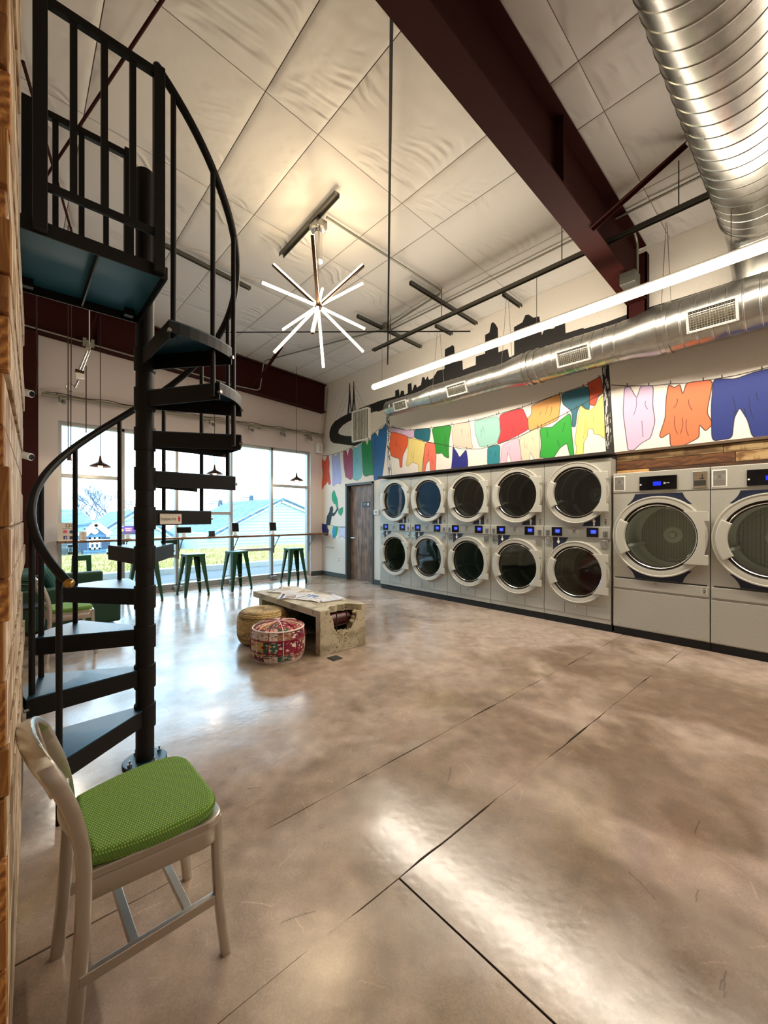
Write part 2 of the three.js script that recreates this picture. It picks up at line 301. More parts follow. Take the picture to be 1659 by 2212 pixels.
{ // ceiling: roof deck with quilted insulation sheets sagging between the purlins
  const c = struct(G('ceiling'));
  const slope = Math.atan(0.065), q = new THREE.Matrix4().makeRotationZ(-slope);
  const L = (5.55 - XL + 0.2) / Math.cos(slope);
  M('roof_deck', new THREE.BoxGeometry(L, 0.2, SW - SB + 0.6).translate(-L / 2, 0.1 + 0.02, 0).applyMatrix4(q).translate(5.55, ceilY(5.55), -(SW + SB) / 2), std({ color: '#857d73', roughness: 0.9 }), c);
  const lines = []; for (let x = 1.46 - 4.5; x < 5.4; x += 1.5) { lines.push(x, x + 0.485); }
  const XS = [XL, ...lines.filter((x) => x > XL + 0.1 && x < 5.3), 5.36];
  const SS = [SB, -2.5, -1.26, -0.03, 1.21, 1.5, 1.75, 2.98, 4.24, 5.46, 6.69, 7.93, 8.06];
  const cache = {};
  const panel = (w, d, k) => {
    const key = [w.toFixed(2), d.toFixed(2), k].join(); if (cache[key]) return cache[key];
    const g = new THREE.PlaneGeometry(w, d, 24, 28).rotateX(PI / 2), p = g.attributes.position, uv = g.attributes.uv;
    for (let i = 0; i < p.count; i++) {
      const a = p.getX(i) / w * 2, b = p.getZ(i) / d * 2, e = (1 - Math.abs(a) ** 14) * (1 - Math.abs(b) ** 14);
      p.setY(i, 0.006 - 0.009 * Math.min(1, e * 1.0) * (0.85 + 0.4 * noise(a * 2 + k * 5, b * 2.3)) - 0.004 * noise(a * 5 + k, b * 7) * e);
      uv.setXY(i, p.getX(i) + k * 0.7, p.getZ(i) + k * 1.3);
    }
    g.computeVertexNormals(); g.userData.keepUV = true; return (cache[key] = g);
  };
  for (let i = 0; i < XS.length - 1; i++) for (let j = 0; j < SS.length - 1; j++) {
    const w = XS[i + 1] - XS[i], d = SS[j + 1] - SS[j]; if (w < 0.05 || (SS[j] === 1.5 && 0)) continue;
    const m = M('insulation_panel', panel(w - 0.005, d - 0.005, (i * 3 + j) % 3), mat.ceiling, c), xm = (XS[i] + XS[i + 1]) / 2;
    m.position.set(xm, ceilY(xm) + 0.008, -(SS[j] + SS[j + 1]) / 2); m.rotation.z = -slope;
  }
}
// ---- the painted wall: clothes on lines, a bridge and a skyline, drawn from outlines measured on the wall
const WALL = { s0: 0.30, s1: SW, h: 4.46 };
const muralT = paint(2048, 1180, (c, W, H) => {
  const at = (u, v) => { const p = onX(u, v, XR); return [(WALL.s1 - p[2]) / (WALL.s1 - WALL.s0) * W, (1 - p[1] / WALL.h) * H]; };
  const zones = { A: [690, 1040, 9.214], B: [690, 800, 8.506], C: [830, 780, 3.318], D: [1000, 760, 2.5175], E: [820, 660, 3.858], F: [780, 500, 1.8874], L: [660, 780, 4.1475] };
  const zp = (z, x, y) => at(zones[z][0] + x / zones[z][2], zones[z][1] + y / zones[z][2]);
  c.fillStyle = '#ded6ca'; c.fillRect(0, 0, W, H);
  for (let i = 0; i < 9000; i++) { c.fillStyle = rnd() < 0.5 ? 'rgba(255,255,255,0.05)' : 'rgba(120,100,80,0.04)'; c.fillRect(rnd() * W, rnd() * H, 2 + rnd() * 5, 2 + rnd() * 5); }
  const path = (z, a, close = true) => { c.beginPath(); for (let i = 0; i < a.length; i += 2) { const [x, y] = zp(z, a[i], a[i + 1]); i ? c.lineTo(x, y) : c.moveTo(x, y); } if (close) c.closePath(); };
  const curve = (z, a) => { const n = a.length / 2, P = (i) => zp(z, a[2 * ((i + n) % n)], a[2 * ((i + n) % n) + 1]), L = (p, q, t) => [p[0] + (q[0] - p[0]) * t, p[1] + (q[1] - p[1]) * t]; c.beginPath(); c.lineJoin = 'round'; for (let i = 0; i < n; i++) { const o = P(i - 1), p = P(i), q = P(i + 1), s0 = L(p, o, 0.22), s1 = L(p, q, 0.22); i ? c.lineTo(...s0) : c.moveTo(...s0); c.quadraticCurveTo(...p, ...s1); } c.closePath(); };
  const fill = (z, col, a, line = 'rgba(25,20,18,0.75)', folds = 3) => {
    curve(z, a); c.fillStyle = col; c.fill(); c.fillStyle = 'rgba(30,20,20,0.13)'; c.fill(); if (line) { c.strokeStyle = line; c.lineWidth = 2.1; c.stroke(); }
    if (folds && line) { let x0 = 1e9, x1 = -1e9, y0 = 1e9, y1 = -1e9; for (let i = 0; i < a.length; i += 2) { const p = zp(z, a[i], a[i + 1]); x0 = Math.min(x0, p[0]); x1 = Math.max(x1, p[0]); y0 = Math.min(y0, p[1]); y1 = Math.max(y1, p[1]); }
      c.save(); c.clip(); c.lineWidth = 1.3; for (let k = 0; k < folds; k++) { const x = x0 + (x1 - x0) * rr(0.2, 0.8), y = y0 + (y1 - y0) * rr(0.2, 0.6), h = (y1 - y0) * rr(0.12, 0.3); c.beginPath(); c.moveTo(x, y); c.quadraticCurveTo(x + rr(-6, 6), y + h / 2, x + rr(-9, 9), y + h); c.stroke(); } c.restore(); }
  };
  const line = (z, a, w = 2, col = '#1b1715') => { path(z, a, false); c.strokeStyle = col; c.lineWidth = w; c.stroke(); };
  const pegs = (z, a) => { for (let i = 0; i < a.length; i += 2) line(z, [a[i], a[i + 1] - 10, a[i] + 2, a[i + 1] + 8], 2.2); };
  const K = '#131010';
  // bridge
  path('B', [1446, 470, 1390, 480, 1150, 545, 900, 640, 740, 700, 660, 745, 520, 800, 400, 860, 280, 940, 215, 1030, 185, 1130, 185, 1230, 210, 1300, 260, 1335, 400, 1355, 660, 1390, 770, 1330, 800, 1280, 640, 1215, 480, 1205, 380, 1180, 345, 1150, 360, 1090, 430, 1010, 520, 950, 640, 890, 945, 780, 1100, 735, 1190, 690, 1446, 600]); c.fillStyle = K; c.fill();
  for (const [x, t, w] of [[555, 230, 42], [630, 200, 38]]) { path('B', [x - 5, t, x + 6, t, x + w * 0.5, 520, x + w, 760, x + w * 0.55, 760, x + 8, 560, x - w * 0.4, 800, x - w, 800, x - w * 0.45, 540]); c.fill(); for (let k = 0; k < 4; k++) line('B', [x - w * 0.4 + k * 12, 540, x - w * 0.7 + k * 20, 780], 1.5); }
  for (const a of [[555, 240, 285, 920], [530, 470, 385, 850], [562, 260, 605, 330], [640, 250, 820, 655], [655, 440, 765, 670]]) line('B', a, 1.1, '#4a3c34');
  // skyline
  path('E', [-20, 800, 0, 795, 130, 760, 130, 710, 160, 697, 167, 757, 180, 710, 202, 712, 206, 745, 235, 730, 235, 655, 265, 645, 270, 715, 290, 660, 305, 660, 310, 685, 345, 660, 355, 600, 372, 595, 382, 622, 400, 588, 412, 620, 445, 604, 480, 545, 540, 530, 545, 365, 610, 330, 622, 345, 628, 470, 690, 458, 694, 536, 802, 495, 802, 425, 880, 400, 880, 245, 915, 225, 930, 150, 945, 138, 966, 156, 985, 190, 990, 390, 1068, 362, 1080, 432, 1122, 412, 1120, 180, 1190, 140, 1215, 80, 1240, 74, 1282, 102, 1330, 90, 1352, 248, 1372, 200, 1440, 195, 1450, 190, 1545, 142, 1550, 232, 1700, 185, 1700, 330, 1000, 540, 400, 720, 0, 880, -20, 885]); c.fillStyle = K; c.fill();
  path('F', [790, 360, 835, 415, 900, 400, 1000, 370, 1130, 322, 1300, 272, 1480, 215, 1570, 182, 1600, 170, 1600, 230, 1130, 365, 880, 450, 790, 470]); c.fill();
  // clothes left of the machines
  line('B', [30, 1575, 200, 1555, 430, 1490, 600, 1410, 780, 1310, 950, 1190, 1230, 970], 1.8);
  fill('B', '#e2593a', [35, 1580, 60, 1640, 95, 1675, 122, 1630, 140, 1575, 165, 1568, 185, 1700, 180, 1850, 210, 2090, 172, 2100, 155, 2040, 120, 2090, 85, 2120, 60, 2185, 35, 2170, 65, 1900, 40, 1700]);
  fill('B', '#b9bdee', [230, 1555, 275, 1550, 305, 1600, 330, 1515, 370, 1515, 385, 1700, 390, 1850, 405, 1950, 400, 2080, 370, 2090, 340, 2070, 290, 2100, 265, 2135, 235, 2100, 245, 1900, 230, 1700], 'rgba(110,110,150,0.8)', 4);
  fill('B', '#b0496e', [437, 1490, 480, 1470, 500, 1490, 522, 1590, 542, 1460, 580, 1428, 605, 1450, 610, 1700, 610, 1985, 565, 2012, 520, 1975, 480, 1965, 455, 1800, 440, 1650]);
  fill('B', '#7fcdd6', [610, 1400, 675, 1432, 710, 1385, 770, 1345, 775, 1600, 790, 1900, 760, 1980, 690, 2025, 615, 2000, 615, 1700], 'rgba(30,90,110,0.8)', 4);
  fill('B', '#0d8f4e', [775, 1325, 850, 1300, 878, 1385, 900, 1290, 945, 1280, 960, 1390, 975, 1600, 992, 1930, 940, 1920, 880, 1945, 830, 1945, 800, 1900, 785, 1600]);
  fill('B', '#1f66a4', [945, 1210, 1030, 1138, 1075, 1232, 1095, 1090, 1150, 1075, 1222, 985, 1252, 1010, 1235, 1300, 1190, 1700, 1150, 1985, 1060, 2010, 1000, 2025, 990, 1800, 975, 1500]);
  pegs('B', [980, 1150, 1130, 1045, 440, 1480, 600, 1400]);
  path('B', [1230, 790, 1280, 790, 1325, 1960, 1265, 1960]); c.fillStyle = '#ece8e2'; c.fill();
  for (const o of [0, 0.45, 1]) { line('B', [1230 + 48 * o, 790, 1265 + 60 * o, 1960], 2.2); for (let k = 0; k < 14; k++) { const t = rnd(); line('B', [1232 + 35 * t + rr(0, 44), 790 + 1150 * t, 1234 + 35 * t + rr(0, 44), 850 + 1150 * t], rr(1.5, 4)); } }
  // clothes above the stacked dryers
  line('C', [45, 468, 160, 495, 340, 478, 485, 455, 650, 425, 820, 378, 990, 330, 1255, 235, 1450, 170, 1575, 95], 2);
  fill('C', '#dabcd8', [45, 470, 150, 495, 215, 490, 216, 550, 130, 540, 45, 515]);
  fill('C', '#136474', [215, 492, 335, 480, 322, 580, 216, 552]);
  fill('C', '#1a8f22', [340, 480, 485, 457, 466, 560, 462, 640, 464, 697, 432, 685, 415, 660, 372, 665, 355, 560]);
  fill('C', '#ecc9b4', [495, 450, 615, 438, 622, 560, 637, 630, 495, 608, 485, 530], 'rgba(120,90,80,0.8)');
  fill('C', '#9bd0c2', [645, 430, 800, 395, 832, 420, 828, 520, 806, 592, 685, 620, 652, 520], 'rgba(70,120,110,0.9)');
  fill('C', '#dc2830', [824, 384, 990, 333, 1030, 420, 1036, 490, 930, 548, 808, 598, 836, 510]);
  fill('C', '#eca552', [1057, 315, 1255, 235, 1266, 270, 1250, 420, 1140, 470, 1035, 502, 1028, 410, 1055, 380]);
  fill('C', '#1e687c', [1270, 235, 1450, 178, 1477, 220, 1470, 352, 1440, 340, 1405, 315, 1385, 360, 1370, 472, 1345, 472, 1345, 360, 1280, 310]);
  fill('C', '#d64c22', [1455, 160, 1552, 108, 1572, 225, 1535, 255, 1510, 322, 1470, 312, 1472, 220]);
  line('C', [30, 505, 170, 550, 300, 578, 370, 590, 560, 630, 690, 630, 830, 590, 960, 545, 1110, 470, 1310, 370, 1575, 225], 2);
  fill('C', '#ea6230', [50, 502, 172, 540, 166, 610, 132, 680, 128, 762, 112, 762, 108, 700, 50, 682, 35, 620]);
  fill('C', '#f4dc84', [172, 548, 296, 578, 282, 680, 267, 797, 245, 797, 245, 740, 200, 725, 170, 757, 156, 742, 170, 680], 'rgba(120,100,30,0.8)');
  fill('C', '#f4745c', [297, 580, 365, 590, 373, 680, 366, 797, 332, 797, 325, 705, 302, 738, 290, 802, 272, 802, 281, 700]);
  fill('C', '#17187f', [492, 612, 520, 652, 540, 692, 588, 632, 600, 720, 598, 772, 480, 780, 488, 700], 'rgba(10,10,40,0.9)', 2);
  fill('C', '#14838e', [740, 615, 831, 598, 826, 742, 740, 752]);
  fill('C', '#eebfd2', [845, 600, 966, 545, 986, 720, 915, 736, 890, 650, 874, 736, 830, 746], 'rgba(130,90,110,0.7)');
  fill('C', '#f0d9b8', [966, 545, 1112, 473, 1116, 710, 1075, 706, 1046, 650, 1040, 712, 986, 720], 'rgba(120,100,90,0.8)');
  fill('C', '#15a722', [1115, 478, 1200, 475, 1250, 432, 1335, 368, 1346, 540, 1362, 682, 1330, 676, 1310, 588, 1260, 622, 1215, 692, 1170, 708, 1142, 690, 1115, 692, 1125, 600]);
  fill('C', '#f2ec7e', [1405, 316, 1440, 345, 1475, 352, 1502, 330, 1575, 235, 1582, 562, 1550, 530, 1502, 522, 1495, 483, 1460, 488, 1455, 540, 1430, 580, 1426, 672, 1370, 682, 1382, 620, 1365, 580, 1385, 440], 'rgba(120,110,40,0.8)', 4);
  pegs('C', [65, 470, 185, 490, 335, 475, 480, 452, 490, 450, 605, 430, 650, 418, 805, 382, 820, 375, 990, 330, 1055, 305, 1255, 235, 1270, 232, 1425, 175, 1460, 160, 1538, 110, 495, 610, 590, 625, 740, 612, 830, 590, 960, 545, 1100, 470, 1125, 460, 1310, 370]);
  path('C', [1560, 20, 1610, 15, 1650, 655, 1590, 660]); c.fillStyle = K; c.fill();
  for (let k = 0; k < 46; k++) { const t = rnd(), x = 1566 + 30 * t + rr(0, 38); line('C', [x, 20 + 620 * t, x + rr(-2, 2), 40 + 620 * t + rr(5, 40)], rr(1.2, 2.6), '#d8d4cc'); }
  // clothes above the big dryers
  line('D', [805, 180, 900, 186, 1035, 184, 1120, 175, 1215, 170, 1360, 150, 1480, 130, 1720, 70], 2);
  fill('D', '#dcc0de', [878, 194, 906, 186, 945, 254, 966, 186, 1036, 184, 1032, 290, 1046, 380, 1020, 470, 970, 497, 930, 535, 897, 535, 890, 480, 870, 330], 'rgba(60,50,70,0.9)');
  fill('D', '#f27a4a', [1118, 178, 1150, 195, 1180, 176, 1195, 232, 1216, 168, 1362, 150, 1326, 330, 1360, 392, 1320, 432, 1285, 395, 1285, 466, 1205, 508, 1128, 515, 1125, 440, 1080, 470, 1068, 457, 1100, 360, 1105, 250], 'rgba(40,20,15,0.9)', 5);
  fill('D', '#152c80', [1362, 146, 1480, 148, 1590, 108, 1720, 80, 1720, 480, 1575, 466, 1548, 370, 1505, 302, 1475, 360, 1463, 470, 1354, 486, 1350, 300], 'rgba(8,10,40,0.9)', 5);
  pegs('D', [893, 180, 1010, 178, 1128, 168, 1306, 150, 1408, 135, 1625, 90]);
  // lower left: a figure hanging small clothes
  fill('A', '#12b184', [295, 168, 330, 280, 360, 350, 372, 515, 338, 525, 320, 450, 285, 440, 250, 360, 248, 240]);
  fill('A', '#12b184', [383, 560, 430, 530, 472, 514, 466, 620, 430, 687, 370, 622]);
  fill('A', '#1f2e3c', [240, 488, 268, 505, 277, 560, 262, 628, 300, 620, 350, 530, 370, 508, 382, 545, 330, 632, 290, 692, 248, 685, 235, 760, 215, 872, 128, 862, 150, 690, 200, 600, 205, 530], null, 0);
  line('A', [45, 845, 160, 868, 275, 885, 380, 902, 515, 905], 1.8);
  fill('A', '#0c1270', [45, 838, 130, 855, 156, 870, 160, 930, 187, 980, 175, 1050, 160, 1077, 68, 1052, 50, 940]);
  fill('A', '#f1eebc', [160, 868, 270, 880, 230, 950, 237, 1032, 214, 1038, 200, 990, 175, 950], 'rgba(120,110,60,0.6)', 1);
  fill('A', '#1d9dc2', [275, 885, 327, 890, 318, 1168, 295, 1100, 270, 1160, 250, 990], null);
  fill('A', '#15a06a', [325, 890, 380, 900, 350, 1072, 312, 1112], null);
  fill('A', '#dadcf6', [385, 906, 450, 915, 514, 908, 514, 1142, 450, 1080, 388, 1142], 'rgba(90,90,120,0.9)', 1);
  c.strokeStyle = '#5b5650'; c.lineWidth = 1.3; c.beginPath(); for (let i = 0; i <= 60; i++) { const p = zp('A', 112 + i * 3.1, 1318 + Math.sin(i * 1.15) * 16 * (0.4 + noise(i * 0.6, 2)) + (noise(i * 0.3, 9) - 0.5) * 24); i ? c.lineTo(...p) : c.moveTo(...p); } c.stroke();
});
muralT.wrapS = muralT.wrapT = THREE.ClampToEdgeWrapping; muralT.anisotropy = 8;
const muralMat = std({ map: muralT, roughness: 0.6, bumpMap: again(grainT, 40, 24), bumpScale: 0.0008 });
const NICHE = { s0: -0.095, s1: 5.785, top: 2.06 }, DOOR = { s0: 6.19, s1: 7.12, top: 2.065 };
{ // right wall with openings for the row of machines and for the door
  const sh = new THREE.Shape([[WALL.s0, NICHE.top], [NICHE.s1, NICHE.top], [NICHE.s1, 0], [DOOR.s0, 0], [DOOR.s0, DOOR.top], [DOOR.s1, DOOR.top], [DOOR.s1, 0], [SW + 0.25, 0], [SW + 0.25, WALL.h], [WALL.s0, WALL.h]].map(([a, b]) => new THREE.Vector2(a, b)));
  const g = ext(sh, 0.15).rotateY(PI / 2).translate(XR, 0, 0), p = g.attributes.position, uv = g.attributes.uv;
  for (let i = 0; i < p.count; i++) uv.setXY(i, (WALL.s1 + p.getZ(i)) / (WALL.s1 - WALL.s0), p.getY(i) / WALL.h);
  struct(M('wall_right', [g], muralMat));
  struct(M('wall_right_near', [box(XR, XR + 0.15, NICHE.top, WALL.h, NICHE.s0, WALL.s0), box(XR, XR + 0.15, 0, WALL.h, SB, NICHE.s0)], mat.wall));
  struct(M('wall_niche', [box(6.25, 6.4, -0.1, 2.3, NICHE.s0 - 0.1, NICHE.s1 + 0.1), box(XR + 0.15, 6.3, NICHE.top, 2.3, NICHE.s0 - 0.1, NICHE.s1 + 0.1), box(XR + 0.15, 6.3, 0, NICHE.top, NICHE.s1, NICHE.s1 + 0.1), box(XR + 0.15, 6.3, 0, NICHE.top, NICHE.s0 - 0.1, NICHE.s0)], mat.wall));
  struct(M('wall_store_room', [box(6.4, 6.5, 0, 2.4, DOOR.s0 - 0.4, DOOR.s1 + 0.4), box(XR + 0.15, 6.5, 2.3, 2.4, DOOR.s0 - 0.4, DOOR.s1 + 0.4), box(XR + 0.15, 6.5, 0, 2.3, DOOR.s1 + 0.3, DOOR.s1 + 0.4)], mat.wall));
}
const WIN = { x0: 0.52, x1: 5.05, y0: 0.02, y1: 2.84 };
{
  const sh = shapeOf([[XL - 0.2, 0], [5.51, 0], [5.51, 5.1], [XL - 0.2, 5.1]]); sh.holes.push(new THREE.Path([[WIN.x0, WIN.y0], [WIN.x1, WIN.y0], [WIN.x1, WIN.y1], [WIN.x0, WIN.y1]].map(([a, b]) => new THREE.Vector2(a, b))));
  struct(M('wall_window', ext(sh, 0.22).translate(0, 0, -SW - 0.22), mat.wall));
  struct(M('wall_left', box(XL - 0.2, XL, 0, 5.2, SB, SW), mat.wall));
  struct(M('wall_back', box(XL - 0.2, 5.51, 0, 5.2, SB - 0.2, SB), mat.wall));
  struct(M('baseboard_right', [box(XR - 0.012, XR, 0, 0.10, DOOR.s1 + 0.02, SW, 0.004), box(XR - 0.012, XR, 0, 0.10, NICHE.s1 + 0.005, DOOR.s0 - 0.02, 0.004)], mat.base));
  struct(M('baseboard_window', box(WIN.x1 + 0.01, XR - 0.012, 0, 0.10, SW - 0.012, SW, 0.004), mat.base));
}
{ // storefront glazing
  const w = struct(G('window_1')), S0 = SW + 0.06, S1 = SW + 0.17, xm = [1.39, 2.24, 3.25, 4.13], xs = [WIN.x0, ...xm, WIN.x1];
  const t = 0.05;
  for (const x of xm) M('mullion', box(x - t / 2, x + t / 2, WIN.y0, WIN.y1, S0, S1, 0.004), mat.frame, w);
  M('window_frame', [box(WIN.x0, WIN.x0 + t, WIN.y0, WIN.y1, S0, S1, 0.004), box(WIN.x1 - t, WIN.x1, WIN.y0, WIN.y1, S0, S1, 0.004), box(WIN.x0 + t, WIN.x1 - t, WIN.y1 - t, WIN.y1, S0, S1, 0.004), box(WIN.x0 + t, WIN.x1 - t, WIN.y0, WIN.y0 + 0.1, S0, S1, 0.004)], mat.frame, w);
  const bars = [[[2.0]], [[0.63]], [[1.42]], [[0.66]], [[2.03]]];
  for (let i = 0; i < 5; i++) {
    const a = xs[i] + (i ? t / 2 : t), b = xs[i + 1] - (i < 4 ? t / 2 : t), ys = [WIN.y0 + 0.1, ...bars[i].flat(), WIN.y1 - t];
    for (const y of bars[i].flat()) M('transom', box(a, b, y - 0.028, y + 0.028, S0, S1, 0.004), mat.frame, w);
    for (let k = 0; k < ys.length - 1; k++) M('pane', box(a, b, ys[k] + (k ? 0.028 : 0), ys[k + 1] - (k < ys.length - 2 ? 0.028 : 0), S0 + 0.05, S0 + 0.056), mat.glass, w);
  }
  M('foot_block', [2.24, 3.25, 4.13].map((x) => box(x - 0.07, x + 0.07, 0.0, 0.09, SW - 0.03, SW + 0.06, 0.008)), mat.frame, w);
}
{ // timber door
  const d = struct(G('door_1'));
  const f = 0.05;
  M('door_frame', [box(XR - 0.02, XR + 0.15, 0, DOOR.top, DOOR.s0, DOOR.s0 + f, 0.004), box(XR - 0.02, XR + 0.15, 0, DOOR.top, DOOR.s1 - f, DOOR.s1, 0.004), box(XR - 0.02, XR + 0.15, DOOR.top - f, DOOR.top, DOOR.s0, DOOR.s1, 0.004)], mat.doorFrame, d);
  const leaf = M('door_leaf', box(XR + 0.09, XR + 0.135, 0.008, DOOR.top - f, DOOR.s0 + f, DOOR.s1 - f, 0.003), std({ map: tex(256, 512, (u, v) => { const g = fbm(u * 40, v * 5, 4), h = fbm(u * 9, v * 14, 4); const q = mix3([142, 112, 92], [84, 62, 48], sm(0.3, 0.7, g * 0.6 + h * 0.4)); return q; }, true, 1, 0.5), roughness: 0.45 }, true), d);
  const hx = XR + 0.09, hs = DOOR.s1 - 0.14;
  M('door_handle', [rod(V(hx + 0.002, 0.90, hs), V(hx - 0.012, 0.90, hs), 0.03, 20), rod(V(hx - 0.01, 0.90, hs), V(hx - 0.06, 0.90, hs), 0.011), bar(V(hx - 0.055, 0.90, hs + 0.012), V(hx - 0.055, 0.895, hs - 0.12), 0.016, 0.022, undefined, 0.005)], mat.chrome, d);
}
// ---- trim over the machines, wood planks over the big dryers, plinth
const sMid = 1.735;
struct(M('trim_1', box(5.10, XR, 2.075, 2.11, sMid, NICHE.s1 + 0.01, 0.004), mat.ledge));
struct(M('trim_2', box(5.28, XR, 2.085, 2.115, NICHE.s0, sMid, 0.004), mat.ledgeTop));
{
  const w = struct(G('wall_plank_panel'));
  M('backing', box(5.335, 5.355, 1.70, 2.085, NICHE.s0, sMid - 0.005), mat.ledge, w);
  let y = 1.70;
  [0.10, 0.095, 0.10, 0.088].forEach((h, r) => {
    let s = sMid - 0.006; while (s > NICHE.s0) {
      const l = r === 1 && s > sMid - 0.1 ? 0.34 : rr(0.7, 1.2), e = Math.max(NICHE.s0, s - l), m = std({ map: (() => { const q = ((r === 1 && l < 0.4) ? woodTs[3] : pick([weatherT, woodTs[0], woodTs[2], weatherT])).clone(); q.rotation = PI / 2; q.repeat.set(1.1, 2.4); q.offset.set(rnd(), rnd()); q.needsUpdate = true; return q; })(), color: r === 1 && l < 0.4 ? '#ffffff' : pick(['#b8a888', '#93835f', '#c8b490']), roughness: 0.6 }, true);
      M('plank', box(5.31 - rr(0, 0.008), 5.334, y + 0.002, y + h - 0.002, e + 0.002, s - 0.002, 0.002), m, w); s = e;
    } y += h;
  });
}
{ // reclaimed-timber clad partition at the left edge: ends of the boards face the room's near end
  const w = struct(G('wall_timber'));
  const s0 = 1.16, s1 = 1.93, xa = (s) => -0.012 + 0.03 * (s - s0);
  M('wall_core', [box(-0.30, -0.05, 0, 4.6, s0 + 0.03, s1), box(-0.30, -0.05, 0, 2.46, s1, 2.6)], mat.wall, w);
  const capMats = [endGrainT, woodTs[1], woodTs[3], endGrainT, woodTs[3]].map((t, i) => std({ map: again(t, 5 + i, 5), color: pick(['#f2e0c0', '#e0cca8', '#fff4dc']), roughness: 0.7 }, true)), faceMat = std({ map: again(weatherT, 0.9, 3), roughness: 0.85, bumpMap: weatherT, bumpScale: 0.003 }, true);
  let y = 0.0, k = 0;
  while (y < 4.62) {
    const h = rr(0.075, 0.14), j = rr(-0.006, 0.007), e = s0 + rr(-0.02, 0.02), q = 2.6;
    const end = y > 2.40 ? s1 : 2.6;
    const pts = (s) => V(xa(s) - 0.02 + j, y + h / 2, s);
    // end block, then the weathered board behind it
    M('board', bar(V(xa(e) - 0.026 + j, y + h / 2, e), V(xa(e + 0.03) - 0.026 + j, y + h / 2, e + 0.03), 0.058, h - 0.003, undefined, 0.003), capMats[k++ % 5], w);
    M('board', bar(V(xa(e + 0.03) - 0.016 + j, y + h / 2, e + 0.031), V(xa(end) - 0.016 + j + rr(-0.004, 0.006), y + h / 2, end), 0.04, h - 0.004, undefined, 0.004), faceMat, w);
    y += h;
  }
}
// ---------------------------------------------------------------- steel frame
function iBeam(name, xs, sMidB, depth, label, w = 0.2) {
  const tt = thing(name, label, 'beam');
  const P = (x, dy, s) => V(x, ceilY(x) - dy, s), [x0, x1] = xs, up = new THREE.Vector3(0.065, 1, 0).normalize();
  M('web', bar(P(x0, depth / 2, sMidB), P(x1, depth / 2, sMidB), 0.014, depth - 0.02, up), mat.red, tt);
  M('bottom_flange', bar(P(x0, depth, sMidB), P(x1, depth, sMidB), w, 0.018, up, 0.003), mat.red, tt);
  M('top_flange', bar(P(x0, 0.032, sMidB), P(x1, 0.032, sMidB), w, 0.016, up, 0.003), mat.red, tt);
  for (let x = Math.max(x0 + 0.8, -1.2); x < x1 - 0.5; x += 2.2) M('stiffener', bar(P(x, depth - 0.01, sMidB), P(x, 0.04, sMidB), w * 0.8, 0.01), mat.red, tt);
  return settle(tt);
}
iBeam('rafter_beam', [XL, 5.23], 1.5, 0.62, 'deep dark red steel rafter crossing overhead near the wide spiral duct');
iBeam('rafter_beam', [XL, 5.34], 7.93, 0.64, 'dark red steel rafter running above the tall storefront windows');
lone('steel_column', [box(5.245, 5.34, 3.27, 4.32, 1.40, 1.42), box(5.245, 5.34, 3.27, 4.32, 1.58, 1.60), box(5.25, 5.36, 3.27, 4.34, 1.493, 1.507), box(5.245, 5.26, 3.27, 4.32, 1.4, 1.6)], mat.red, 'short red steel column stub against the mural wall under the rafter', 'column');
lone('steel_column', [box(0.06, 0.28, 0, 4.06, 7.83, 7.85, 0.003), box(0.06, 0.28, 0, 4.06, 8.02, 8.04, 0.003), box(0.16, 0.18, 0, 4.06, 7.85, 8.02)], mat.red, 'tall dark red steel column left of the windows behind the sofa', 'column');
for (const [a, b, l] of [[[3.72, 3.86, 1.42], [4.12, 4.44, 0.82], 'slim red steel brace rising from the near rafter towards the spiral duct'], [[3.55, 3.92, 7.84], [3.62, 4.46, 6.75], 'short red brace from the window rafter up to the ceiling, right of the stair'], [[0.86, 4.05, 7.84], [1.0, 4.63, 6.9], 'short red brace on the window rafter seen just below the stair landing']])
  lone('flange_brace', [bar(V(...a), V(...b), 0.05, 0.006, undefined, 0.002), bar(V(a[0] + 0.025, a[1], a[2]), V(b[0] + 0.025, b[1], b[2]), 0.006, 0.05, undefined, 0.002)], mat.red, l, 'brace');
for (const [a, b, r, l] of [[[1.72, 1.82], [5.30, 5.72], 0.012, 'long dark brace rod hanging almost vertical in view beside the starburst chandelier'], [[2.6, 6.88], [5.32, 3.83], 0.010, 'thin dark brace rod crossing level behind the starburst chandelier'], [[0.72, 2.66], [0.11, 5.68], 0.012, 'red brace rod slanting across the ceiling behind the landing guard rail'], [[0.055, 3.9], [0.53, 5.95], 0.012, 'red brace rod dropping steeply behind the balusters of the landing']])
  lone('brace_rod', [rod(V(a[0], ceilY(a[0]) - 0.14, a[1]), V(b[0], ceilY(b[0]) - 0.14, b[1]), r, 8)], r > 0.011 && a[0] < 1 ? mat.red : mat.black, l, 'rod');
